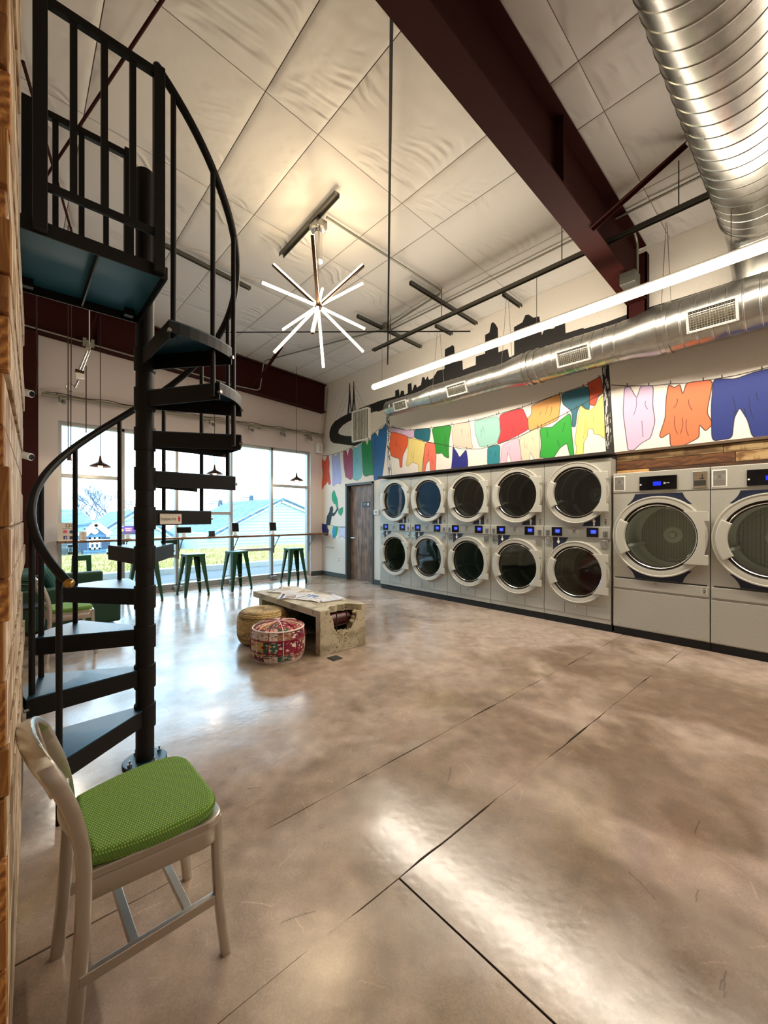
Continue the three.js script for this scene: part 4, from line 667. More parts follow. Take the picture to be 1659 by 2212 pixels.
// ---------------------------------------------------------------- spiral staircase
{
  const t = thing('spiral_staircase', 'black steel spiral staircase with curved handrail and railed landing', 'staircase'), CX = 0.54, CS = 2.55, RO = 0.505, RB = 0.475;
  const pol = (r, a, y) => V(CX + r * Math.cos(a * D2R), y, CS + r * Math.sin(a * D2R));
  const topY = (k) => 0.087 + 0.2165 * k, mid = (k) => 200 - 30 * (k - 1);
  M('center_pole', rod(V(CX, 0.015, CS), V(CX, 3.24, CS), 0.045, 32), mat.black, t);
  for (const [x, y] of [[0, 0]]) { const b = M('base_plate', lathe([[0.0001, 0], [0.108, 0], [0.108, 0.012], [0.104, 0.015], [0.0001, 0.015]], 40).translate(CX, 0, -CS), mat.tread, t);
    for (const a of [20, 110, 200, 290]) { const q = pol(0.083, a, 0.015); M('bolt', [rod(q, q.clone().setY(0.028), 0.011, 6), rod(q, q.clone().setY(0.045), 0.005, 8)], mat.steel, b); } }
  for (let k = 1; k <= 10; k++) {
    const y = topY(k), a0 = mid(k) - 21, a1 = mid(k) + 21, q = (r, a) => [CX + r * Math.cos(a * D2R), CS + r * Math.sin(a * D2R)];
    const out = [q(0.05, a0 - 25), ...Array.from({ length: 9 }, (_, i) => q(RO, a0 + (a1 - a0) * i / 8)), q(0.05, a1 + 25)];
    const tr = M('tread', ext(shapeOf(out), 0.006).rotateX(-PI / 2).translate(0, y - 0.006, 0), mat.tread, t);
    M('tread_rim', [...[a0, a1].map((a, i) => bar(pol(0.048, a + (i ? 24 : -24), y - 0.047), pol(RO - 0.002, a, y - 0.047), 0.006, 0.083)), ...Array.from({ length: 8 }, (_, i) => bar(pol(RO - 0.003, a0 + (a1 - a0) * i / 8, y - 0.032), pol(RO - 0.003, a0 + (a1 - a0) * (i + 1) / 8, y - 0.032), 0.005, 0.054))], mat.black, tr);
    M('hub_sleeve', lathe([[0.046, y - 0.11], [0.053, y - 0.108], [0.053, y + 0.015], [0.046, y + 0.017]], 32).translate(CX, 0, -CS), mat.black, tr);
    M('bolt', [a0, a1].map((a) => rod(pol(RO - 0.01, a, y - 0.05), pol(RO + 0.008, a, y - 0.05), 0.009, 8)), mat.steel, tr);
  }
  const railY = (a) => topY((200 - a) / 30 + 1) + 0.905 + 0.055 * Math.max(0, (-55 - a) / 41);
  for (let k = 1; k <= 11; k++) { const a = mid(k) + ({ 9: 2, 10: 7, 11: 12 }[k] ?? 15), y0 = k === 1 ? 0 : topY(k - 1) - 0.075; M('baluster', rod(pol(RB, a, y0), pol(RB, a, railY(a) - 0.01), 0.0125, 12), mat.black, t); }
  const hp = Array.from({ length: 90 }, (_, i) => { const a = 221 - (221 + 96) * i / 89; return pol(RB, a, railY(a)); });
  const hr = M('handrail', polyTube(hp, 0.019, 12), mat.black, t);
  M('end_knob', [new THREE.SphereGeometry(0.022, 16, 12).scale(1, 1, 1).translate(...hp[0].toArray())], mat.brass, hr, 'brass coloured end cap');
  M('end_knob', [new THREE.SphereGeometry(0.02, 16, 12).translate(...hp[89].toArray())], mat.black, hr);
  // landing
  const Y = topY(11) - 0.04, x0 = 0.02, x1 = 0.50, s0 = 1.955, s1 = 2.50;
  M('landing_plate', [box(x0, x1, Y - 0.008, Y, s0, s1), box(x0, x1, Y - 0.01, Y - 0.008, s0, s0 + 0.007)], std({ color: '#1f5f7d', roughness: 0.4 }), t, 'blue-black landing plate');
  M('landing_rim', [box(x0, x1, Y - 0.05, Y + 0.002, s0 - 0.006, s0), box(x0, x1, Y - 0.05, Y - 0.008, s1 - 0.007, s1), box(x1 - 0.007, x1, Y - 0.05, Y - 0.008, s0, s1)], mat.black, t); M('landing_rib', box(0.25, 0.256, Y - 0.048, Y - 0.008, s0 + 0.002, s1 - 0.007), mat.black, t);
  const gr = (name, s, xs, yb, yt, nb, withB) => {
    const g = G(name, t);
    for (const x of xs) M('post', box(x - 0.021, x + 0.021, Y - 0.045, yt + 0.025, s - 0.019, s + 0.019, 0.003), mat.black, g);
    M('top_rail', box(xs[0], xs[1], yt - 0.02, yt + 0.012, s - 0.014, s + 0.014, 0.003), mat.black, g);
    if (withB) M('bottom_rail', box(xs[0], xs[1], yb - 0.014, yb + 0.014, s - 0.01, s + 0.01, 0.003), mat.black, g);
    for (let i = 1; i <= nb; i++) { const x = xs[0] + (xs[1] - xs[0]) * i / (nb + 1); M('baluster', box(x - 0.011, x + 0.011, yb, yt, s - 0.011, s + 0.011), mat.black, g); }
  };
  gr('landing_guard', s0 - 0.02, [0.074, 0.462], Y + 0.125, 3.235, 3, true);
  gr('landing_guard', s1 - 0.05, [0.05, 0.445], Y + 0.0, 3.215, 3, false);
  settle(t);
  // sign on the sixth tread
  const sT = paint(512, 168, (c, w, h) => { c.fillStyle = '#d9d5c8'; c.fillRect(0, 0, w, h); c.fillStyle = '#8f8c84'; c.fillRect(0, 0, w, 8); c.fillRect(0, h - 8, w, 8); c.fillStyle = '#151515'; c.font = 'bold 58px sans-serif'; c.textBaseline = 'middle'; c.fillText('Employees Only', 14, h / 2, 372); c.fillStyle = '#c2161b'; c.beginPath(); c.roundRect(428, 62, 44, 66, 18); c.fill(); for (let i = 0; i < 4; i++) { c.beginPath(); c.roundRect(426 + i * 12, 34 + Math.abs(i - 1.6) * 6, 10, 46, 5); c.fill(); } c.beginPath(); c.roundRect(466, 74, 26, 14, 7); c.fill(); });
  const y6 = topY(6) - 0.052, a = mid(6) - 21, p = pol(0.075, a - 16, y6), q = pol(0.235, a - 3, y6), L = p.distanceTo(q), dir = q.clone().sub(p).normalize(), n = new THREE.Vector3(-dir.z, 0, dir.x); if (n.dot(camera.position.clone().sub(p)) < 0) n.negate();
  const g = new THREE.BoxGeometry(L, 0.062, 0.003); const m = lone('employees_sign', [g], std({ map: sT, roughness: 0.35 }), 'Employees Only sign with a red hand on the stair tread edge', 'sign');
  const xd = n.clone().cross(new THREE.Vector3(0, 1, 0)).multiplyScalar(-1); m.rotation.y = Math.atan2(n.x, n.z); m.position.copy(p).add(q).multiplyScalar(0.5).addScaledVector(n, 0.006); m.position.y -= 0.031;
}
// ---------------------------------------------------------------- aluminium chairs with green cushions (local: faces +x, z sideways)
function makeChair(label) {
  const t = thing('dining_chair', label, 'chair', 'brushed metal chairs with green cushions'), W = 0.19, v3 = (x, y, z) => new THREE.Vector3(x, y, z);
  const pan = new THREE.Shape(); pan.moveTo(-0.19, -0.17); pan.lineTo(0.15, -0.205); pan.quadraticCurveTo(0.21, -0.205, 0.21, -0.15); pan.lineTo(0.21, 0.15); pan.quadraticCurveTo(0.21, 0.205, 0.15, 0.205); pan.lineTo(-0.19, 0.17);
  M('seat', [ext(pan, 0.016, 0.006).rotateX(-PI / 2).translate(0, 0.424, 0)], mat.alu, t);
  const ap = pan.getPoints(10).map((p) => v3(p.x * 0.93, 0.395, -p.y * 0.93)); ap.push(ap[0].clone());
  M('apron', sweep(ap, 0.062, 0.014, v3(0, 1, 0), false), mat.alu, t);
  const cs = new THREE.Shape(); cs.moveTo(-0.165, -0.155); cs.quadraticCurveTo(-0.02, -0.205, 0.10, -0.195); cs.quadraticCurveTo(0.20, -0.19, 0.20, -0.10); cs.lineTo(0.20, 0.10); cs.quadraticCurveTo(0.20, 0.19, 0.10, 0.195); cs.quadraticCurveTo(-0.02, 0.205, -0.165, 0.155); cs.quadraticCurveTo(-0.185, 0, -0.165, -0.155);
  const cg = new THREE.ExtrudeGeometry(cs, { depth: 0.012, bevelEnabled: true, bevelThickness: 0.015, bevelSize: 0.016, bevelOffset: -0.012, bevelSegments: 6, curveSegments: 16 }).rotateX(-PI / 2).translate(0, 0.455, 0);
  const cu = M('cushion', cg, mat.cushion, t, 'green woven seat cushion');
  const pp = cs.getPoints(14).map((p) => v3(p.x * 1.015, 0.461, -p.y * 1.015)); pp.push(pp[0].clone()); M('piping', polyTube(pp, 0.006, 6), mat.cushion, cu);
  for (const s of [1, -1]) {
    const prof = [[-0.222, 0.0], [-0.202, 0.2], [-0.19, 0.40], [-0.193, 0.5], [-0.212, 0.59], [-0.246, 0.68]].map(([x, y]) => v3(x, y, s * (0.165 + 0.02 * Math.max(0, 0.4 - y))));
    M('leg', sweep(spline(prof, 22), 0.04, 0.02, v3(1, 0, 0)), mat.alu, t);
    const fl = [[0.19, 0.43], [0.198, 0.2], [0.222, 0.0]].map(([x, y]) => v3(x, y, s * (0.172 + 0.03 * (0.43 - y))));
    M('leg', sweep(spline(fl, 10), 0.036, 0.024, v3(1, 0, 0)), mat.alu, t);
    M('stretcher', bar(v3(-0.205, 0.185, s * 0.172), v3(0.2, 0.185, s * 0.178), 0.018, 0.03, undefined, 0.003), mat.alu, t);
  }
  M('stretcher', bar(v3(-0.06, 0.185, -0.17), v3(-0.06, 0.185, 0.17), 0.028, 0.016, undefined, 0.003), mat.alu, t);
  M('stretcher', bar(v3(0.10, 0.185, -0.17), v3(0.10, 0.185, 0.17), 0.028, 0.016, undefined, 0.003), mat.alu, t);
  // curved top: stile turns over into the head rail
  const tp = []; for (let i = 0; i <= 28; i++) { const a = PI * i / 28, z = 0.165 * Math.cos(a), e = Math.sin(a) ** 0.55; tp.push(v3(-0.247 - 0.03 * e - 0.035 * Math.sin(a), 0.675 + 0.10 * e, z)); }
  M('top_rail', sweep(tp, 0.046, 0.022, (u) => v3(0.92, 0.3 * Math.sin(u * PI), 0)), mat.alu, t);
  M('cross_rail', sweep(spline([v3(-0.197, 0.53, -0.16), v3(-0.225, 0.525, 0), v3(-0.197, 0.53, 0.16)], 12), 0.022, 0.03, v3(1, 0, 0)), mat.alu, t);
  for (const z of [-0.075, 0, 0.075]) M('back_slat', sweep(spline([v3(-0.222 + 0.08 * z * z * 8, 0.53, z), v3(-0.25, 0.64, z), v3(-0.302 + z * z * 3, 0.764, z * 1.05)], 12), 0.012, 0.024, v3(1, 0, 0)), mat.alu, t);
  return t;
}
{
  const a = makeChair('brushed metal chair with green cushion in the foreground, beside the timber wall');
  a.position.set(0.294, 0, -1.435); a.rotation.y = 0.02; a.scale.set(0.86, 1, 0.96);
  const b = copyOf(a, 'metal chair with green cushion in the background behind the stair treads'); b.position.set(0.40, 0, -5.05); b.rotation.y = 0.12;
}
// ---------------------------------------------------------------- dark green lounge seats at the windows
{
  const t = thing('lounge_sofa', 'low dark green lounge sofa behind the staircase', 'sofa');
  const r = 0.03;
  M('base', box(0.06, 1.0, 0.03, 0.24, 6.14, 6.92, r), mat.sofa, t); M('seat_cushion', box(0.2, 0.98, 0.24, 0.40, 6.25, 6.80, 0.05), mat.sofa, t);
  M('armrest', box(0.06, 1.02, 0.03, 0.515, 6.08, 6.24, r), mat.sofa, t); M('armrest', box(0.10, 0.93, 0.24, 0.60, 6.80, 6.94, r), mat.sofa, t); M('backrest', box(0.02, 0.20, 0.1, 0.70, 6.1, 6.92, 0.05), mat.sofa, t);
  settle(t);
  const p = lone('throw_pillow', [new RoundedBoxGeometry(0.16, 0.34, 0.42, 6, 0.075).rotateZ(0.35).translate(0.36, 0.58, -6.5)], std({ map: paint(128, 128, (c, w) => { c.fillStyle = '#3d6f6b'; c.fillRect(0, 0, w, w); c.strokeStyle = '#16302f'; c.lineWidth = 4; for (let i = 0; i < 5; i++) { c.beginPath(); c.moveTo(i * 28, 0); c.quadraticCurveTo(i * 28 + 30, 60, i * 28 + 10, 128); c.stroke(); } }), roughness: 0.8 }), 'striped teal throw pillow leaning on the green sofa', 'pillow');
  const c = thing('cutout_chair', 'green lounge chair with a rectangular opening in its back, by the window', 'chair'), S = 7.25, x0 = 0.6, x1 = 0.86, sh = shapeOf([[x0, 0.02], [x1, 0.02], [x1 - 0.02, 0.80], [x0 + 0.02, 0.80]]);
  sh.holes.push(new THREE.Path([[x0 + 0.09, 0.55], [x1 - 0.07, 0.55], [x1 - 0.075, 0.725], [x0 + 0.09, 0.725]].map(([a, b]) => new THREE.Vector2(a, b))));
  M('backrest', ext(sh, 0.05, 0.006).translate(0, 0, -S), mat.green, c); M('seat', box(x0, x1, 0.36, 0.42, S, S + 0.3, 0.02), mat.green, c); for (const x of [x0 + 0.02, x1 - 0.05]) M('leg', box(x, x + 0.03, 0, 0.36, S + 0.24, S + 0.27), mat.green, c);
  settle(c);
  const w = thing('wire_chair', 'thin dark wire armchair at the far left edge behind the stair', 'chair');
  M('frame', [[V(0.02, 0.0, 5.55), V(0.03, 0.66, 5.55), V(0.22, 0.62, 5.6), V(0.26, 0.0, 5.6)], [V(0.02, 0.0, 5.95), V(0.03, 0.66, 5.95), V(0.22, 0.62, 5.95), V(0.26, 0.0, 5.95)], [V(0.03, 0.4, 5.55), V(0.03, 0.4, 5.95)], [V(0.24, 0.38, 5.6), V(0.24, 0.38, 5.95)]].map((p) => polyTube(p.length > 2 ? bent(p, 0.05) : p, 0.01, 8)), mat.black, w);
  M('seat', box(0.02, 0.26, 0.385, 0.41, 5.58, 5.93, 0.01), mat.black, w); settle(w);
}
// ---------------------------------------------------------------- window counter, stools and what stands on the counter
const CT = 0.985, CS0 = 7.72, CS1 = 8.04;
{
  const t = thing('window_counter', 'long narrow wooden counter fixed across the windows', 'counter');
  M('counter_top', box(0.50, 5.32, CT - 0.034, CT, CS0, CS1, 0.006), mat.counter, t);
  for (const x of [1.39, 2.24, 3.25, 4.13, 5.0]) M('bracket', [box(x - 0.012, x + 0.012, CT - 0.4, CT - 0.04, 8.035, 8.06), box(x - 0.012, x + 0.012, CT - 0.05, CT - 0.034, CS0 + 0.05, 8.05), bar(V(x, CT - 0.30, 8.03), V(x, CT - 0.045, CS0 + 0.08), 0.014, 0.01)], mat.strut, t);
  M('cable_tray', box(1.94, 2.2, CT - 0.13, CT - 0.05, 7.95, 8.02, 0.006), mat.green, t);
  settle(t);
}
function makeStool(label) {
  const t = thing('bar_stool', label, 'stool', 'green metal bar stools at the window counter'), H = 0.715, v3 = (x, y, z) => new THREE.Vector3(x, y, z);
  const sh = new THREE.Shape(); const a = 0.155, r = 0.03; sh.moveTo(-a + r, -a); sh.lineTo(a - r, -a); sh.quadraticCurveTo(a, -a, a, -a + r); sh.lineTo(a, a - r); sh.quadraticCurveTo(a, a, a - r, a); sh.lineTo(-a + r, a); sh.quadraticCurveTo(-a, a, -a, a - r); sh.lineTo(-a, -a + r); sh.quadraticCurveTo(-a, -a, -a + r, -a); const hole = new THREE.Path(); hole.absellipse(0, 0, 0.045, 0.018, 0, PI * 2, true); sh.holes.push(hole);
  M('seat', [ext(sh, 0.006, 0.006).rotateX(-PI / 2).translate(0, H - 0.014, 0), ...[0, 1, 2, 3].map((k) => new THREE.BoxGeometry(0.29, 0.036, 0.006).translate(0, H - 0.026, 0.15).rotateY(k * PI / 2))], mat.green, t);
  for (const [sx, sz] of [[1, 1], [1, -1], [-1, 1], [-1, -1]]) {
    const p = v3(sx * 0.132, H - 0.03, sz * 0.132), q = v3(sx * 0.195, 0.012, sz * 0.195), dx = v3(sx, 0, 0), dz = v3(0, 0, sz);
    const taper = (ax, other) => { const g = new THREE.BufferGeometry(), w0 = 0.092, w1 = 0.034, th = 0.006, P = []; for (const [c, w] of [[p, w0], [q, w1]]) for (const [i, o] of [[0, 0], [1, 0], [1, 1], [0, 1]]) P.push(c.clone().addScaledVector(ax, 0.012 - i * w).addScaledVector(other, 0.012 - o * th)); const f = [[0, 1, 2, 3], [7, 6, 5, 4], [0, 4, 5, 1], [1, 5, 6, 2], [2, 6, 7, 3], [3, 7, 4, 0]], pos = []; for (const [i, j, k, l] of f) for (const m of [i, j, k, i, k, l]) pos.push(P[m].x, P[m].y, P[m].z); g.setAttribute('position', new THREE.Float32BufferAttribute(pos, 3)); g.computeVertexNormals(); return g; };
    const L = M('leg', [taper(dx, dz), taper(dz, dx)], mat.greenLeg ??= std({ color: '#0f4227', roughness: 0.35, metalness: 0.2, side: THREE.DoubleSide }), t);
    M('foot_cap', q && lboxAt(q, 0.03, 0.02), mat.black, L);
  }
  const rg = (y, k) => [[1, 1], [1, -1], [-1, -1], [-1, 1]].map(([x, z], i, A) => { const [x2, z2] = A[(i + 1) % 4]; return rod(v3(x * k, y, z * k), v3(x2 * k, y, z2 * k), 0.006, 8); });
  M('foot_rail', rg(0.24, 0.168), mat.steel, t);
  M('brace', [bar(v3(-0.13, H - 0.09, -0.13), v3(0.13, H - 0.09, 0.13), 0.02, 0.005), bar(v3(-0.13, H - 0.095, 0.13), v3(0.13, H - 0.095, -0.13), 0.02, 0.005)], mat.greenLeg, t);
  return t;
}
function lboxAt(q, w, h) { return [new THREE.BoxGeometry(w, h, w).translate(q.x - Math.sign(q.x) * 0.006, h / 2, q.z - Math.sign(q.z) * 0.006)]; }
{
  const s = makeStool('green metal bar stool second from the right end of the window counter');
  s.position.set(3.10, 0, -7.50); s.rotation.y = 0.12;
  for (const [x, z, r, l] of [[2.31, 7.45, 0.05, 'green metal bar stool just right of the stair pole'], [4.27, 7.45, -0.1, 'green metal bar stool nearest the mural wall'], [1.57, 7.42, 0.1, 'green metal bar stool half hidden behind the stair pole']]) { const c = copyOf(s, l); c.position.set(x, 0, -z); c.rotation.y = r; }
}
function tablet(u, v, w, h, label, yaw, tilt, face = mat.tabletScreen) {
  const [x] = onS(u, v, 7.86), t = thing('tablet', label, 'tablet'), g = new THREE.Group();
  M('stand', [lbox(0, 0.006, 0, 0.10, 0.012, 0.09, 0.003), new THREE.BoxGeometry(0.06, 0.13, 0.012).rotateX(-0.25).translate(0, 0.065, -0.015), lbox(0, 0.04, 0.0, 0.05, 0.05, 0.03, 0.004)], mat.white, t);
  const yc = 0.075 + h / 2, q = (gm) => gm.rotateX(tilt).translate(0, yc, 0.012);
  M('case', q(new RoundedBoxGeometry(w + 0.008, h + 0.008, 0.012, 2, 0.004)), mat.white, t);
  const sc = q(new THREE.BoxGeometry(w, h, 0.002).translate(0, 0, 0.0068)); sc.userData.keepUV = true; M('screen', sc, face, t);
  t.position.set(x, CT, -7.86); t.rotation.y = yaw; return t;
}
{
  const adT = paint(256, 176, (c, w, h) => { c.fillStyle = '#1430b0'; c.fillRect(0, 0, w, h); c.fillStyle = '#0a1a70'; c.fillRect(0, 120, w, 56); c.fillStyle = '#f3f3f3'; c.fillRect(6, 6, 60, 14); c.fillStyle = '#e85a9a'; c.fillRect(80, 40, 120, 34); c.fillRect(90, 80, 110, 34); c.fillStyle = '#ffd94a'; c.beginPath(); c.arc(44, 90, 24, 0, 7); c.fill(); c.fillStyle = '#fff'; c.font = 'bold 30px sans-serif'; c.fillText('GAME', 92, 68); c.fillText('TIME', 100, 108); });
  const adM = std({ color: '#000', emissive: '#ffffff', emissiveMap: adT, emissiveIntensity: 0.7, roughness: 0.2 });
  tablet(397, 1160, 0.235, 0.105, 'wide dark tablet on the counter between stair pole and green stool', -0.15, -0.35);
  tablet(508, 1156, 0.125, 0.17, 'dark upright tablet on the counter above the second stool', -0.2, -0.3);
  tablet(589, 1153, 0.135, 0.175, 'dark upright tablet on the counter nearest the mural wall', -0.2, -0.3);
  tablet(276, 1168, 0.23, 0.14, 'tablet with lit blue screen left of the stair pole', -0.3, -0.2, adM);
  const [bx] = onS(457, 1157, 7.86);
  lone('card_stand', [box(bx - 0.055, bx + 0.055, CT + 0.006, CT + 0.10, 7.84, 7.86, 0.004), box(bx - 0.07, bx + 0.07, CT, CT + 0.008, 7.82, 7.9)], mat.gasket, 'small dark card stand on the counter between two tablets', 'stand');
  const soc = paint(256, 288, (c, w, h) => { c.fillStyle = '#c9c2b6'; c.fillRect(0, 0, w, h); c.strokeStyle = '#2b2926'; c.lineWidth = 9; c.strokeRect(120, 26, 52, 40); c.beginPath(); c.arc(212, 46, 20, 0, 7); c.stroke(); c.fillStyle = '#2b2926'; c.font = 'bold 19px sans-serif'; c.fillText('connect with us', 66, 100); c.fillStyle = '#d0426c'; c.beginPath(); c.roundRect(78, 122, 58, 44, 10); c.fill(); c.fillStyle = '#1b1f4e'; c.beginPath(); c.moveTo(196, 116); c.lineTo(226, 140); c.lineTo(216, 174); c.lineTo(176, 174); c.lineTo(166, 140); c.fill(); c.fillRect(170, 216, 56, 50); c.fillStyle = '#2f2a72'; c.fillRect(84, 210, 54, 54); c.fillStyle = '#e8e4dc'; c.font = 'bold 48px sans-serif'; c.fillText('f', 106, 258); });
  const sign = (u0, u1, hgt, tx, label, s) => { const a = onS(u0, 1165, s)[0], b = onS(u1, 1165, s)[0], w = b - a, t = thing('counter_sign', label, 'sign'); const p = new THREE.BoxGeometry(w, hgt, 0.006).translate(0, hgt / 2, 0).rotateX(-0.12); p.userData.keepUV = true; M('panel', p, std({ map: tx, roughness: 0.4 }), t); M('foot', lbox(0, 0.004, 0.01, w * 0.9, 0.008, 0.09, 0.002), mat.white, t); t.position.set((a + b) / 2, CT, -s); t.rotation.y = -0.1; };
  sign(124, 163, 0.275, soc, 'grey counter sign with social media icons at the left end', 7.84);
  sign(171, 187, 0.135, paint(96, 128, (c, w, h) => { c.fillStyle = '#cfcac0'; c.fillRect(0, 0, w, h); c.strokeStyle = '#55524c'; c.lineWidth = 5; c.beginPath(); c.arc(50, 30, 13, 0, 7); c.stroke(); c.beginPath(); c.arc(56, 92, 13, 0, 7); c.stroke(); c.fillStyle = '#8a8780'; c.fillRect(30, 58, 40, 4); }), 'little white sign card beside the social media sign', 7.86);
}
// ---------------------------------------------------------------- pendants over the counter, hanging gear at the left
function pendant(x, y, s, label) {
  const t = thing('pendant_lamp', label, 'lamp', 'bronze pendant lamps'), v = (yy) => V(x, yy, s);
  M('cord', rod(v(y + 0.12), v(ceilY(x) - 0.03), 0.005, 6), mat.cord, t);
  M('socket', lathe([[0.006, 0.15], [0.012, 0.14], [0.02, 0.08], [0.03, 0.055]], 24).translate(x, y, -s), mat.bronze, t);
  M('shade', lathe([[0.028, 0.058], [0.05, 0.045], [0.10, 0.018], [0.135, -0.008], [0.138, -0.02], [0.128, -0.012], [0.09, 0.012], [0.03, 0.05]], 40).translate(x, y, -s), mat.bronze, t);
  M('bulb', new THREE.SphereGeometry(0.032, 20, 14).translate(x, y - 0.005, -s), mat.bulbGlow, t, 'lit round bulb');
  M('guard', [0, 60, 120].map((a) => new THREE.TorusGeometry(0.085, 0.0025, 6, 20, PI).rotateZ(PI).scale(1, 0.55, 1).rotateY(a * D2R).translate(x, y - 0.012, -s)), mat.bronze, t);
  pointLight(V(x, y - 0.04, s), new THREE.Color(1, 0.8, 0.55), LAMP.pendant, 1.5);
  return settle(t);
}
pendant(0.975, 2.12, 7.4, 'bronze pendant lamp hanging in the window left of the stair pole');
pendant(2.66, 2.13, 7.4, 'bronze pendant lamp seen between the stair treads');
pendant(4.31, 2.11, 7.4, 'bronze pendant lamp hanging near the mural wall corner');
{
  const [x, y, s] = onS(150, 1008, 5.9), t = thing('globe_lamp', 'bare glowing globe bulb on twin cords behind the curved handrail', 'lamp');
  M('cord', [rod(V(x + 0.012, y + 0.13, s), V(x + 0.02, ceilY(x) - 0.03, s), 0.005, 6), rod(V(x - 0.012, y + 0.13, s), V(x - 0.012, ceilY(x) - 0.03, s), 0.005, 6)], mat.cord, t);
  M('socket', lathe([[0.008, 0.16], [0.02, 0.14], [0.022, 0.085], [0.03, 0.07]], 20).translate(x, y, -s), mat.bronze, t);
  M('bulb', new THREE.SphereGeometry(0.07, 24, 18).translate(x, y, -s), mat.bulbGlow, t, 'glowing clear globe'); settle(t);
  pointLight(V(x, y, s), new THREE.Color(1, 0.88, 0.7), LAMP.pendant * 1.5, 3);
  const q = (u, v, S = 6.0) => V(...onS(u, v, S)), p = thing('pulley_arm', 'chrome jointed arm and pulley hanging on ropes left of the stair', 'fixture');
  M('arm', [rod(q(194, 757), q(176, 804), 0.012, 12), rod(q(189, 757), q(171, 800), 0.010, 12), rod(q(170, 822), q(162, 838), 0.014, 12)], mat.chrome, p);
  M('clamp', [bar(q(162, 800), q(182, 806), 0.05, 0.035, undefined, 0.006)], mat.bronze, p); M('block', [bar(q(162, 811), q(182, 813), 0.04, 0.065, undefined, 0.006)], mat.white, p); M('hook', [new THREE.TorusGeometry(0.045, 0.007, 8, 24, 5).translate(...q(153, 838).toArray())], mat.chrome, p); M('joint', [bar(q(184, 748), q(196, 752), 0.06, 0.06, undefined, 0.008)], mat.emt, p);
  const top = (v) => v.clone().setY(ceilY(v.x) - 0.03); const r = q(193, 750); M('rope', rod(r, top(r), 0.006, 8), mat.white, p, 'pale hanging rope'); settle(p);
  const e = q(186, 790), f = q(186, 935); lone('hanging_cord', rod(f.clone().setX(e.x), e, 0.006, 8), mat.cord, 'dark cord hanging from the chrome pulley arm down to the window', 'cord');
  const g = q(79, 720, 6.6), h = q(78, 852, 6.6); lone('hanging_cord', polyTube([h, h.clone().lerp(g, 0.5).add(new THREE.Vector3(0.012, 0, 0)), g, top(g)], 0.008, 8), mat.cord, 'dark cord hanging at the far left beside the red column', 'cord');
}
for (const [u, v, l] of [[60, 849, 'white tube camera high on the red column, above the other camera'], [59, 985, 'white tube camera lower on the red column with round lens']]) {
  const [x, y] = onS(u, v, 7.6), t = thing('security_camera', l, 'camera', ''); delete t.userData.group;
  M('body', rod(V(x - 0.06, y + 0.02, 7.66), V(x + 0.04, y - 0.015, 7.56), 0.05, 24), mat.white, t); M('lens', rod(V(x + 0.041, y - 0.0155, 7.559), V(x + 0.046, y - 0.017, 7.554), 0.04, 24), mat.screen, t); M('mount', rod(V(x - 0.03, y + 0.02, 7.64), V(0.14, y + 0.06, 7.83), 0.015, 10), mat.white, t); settle(t);
}
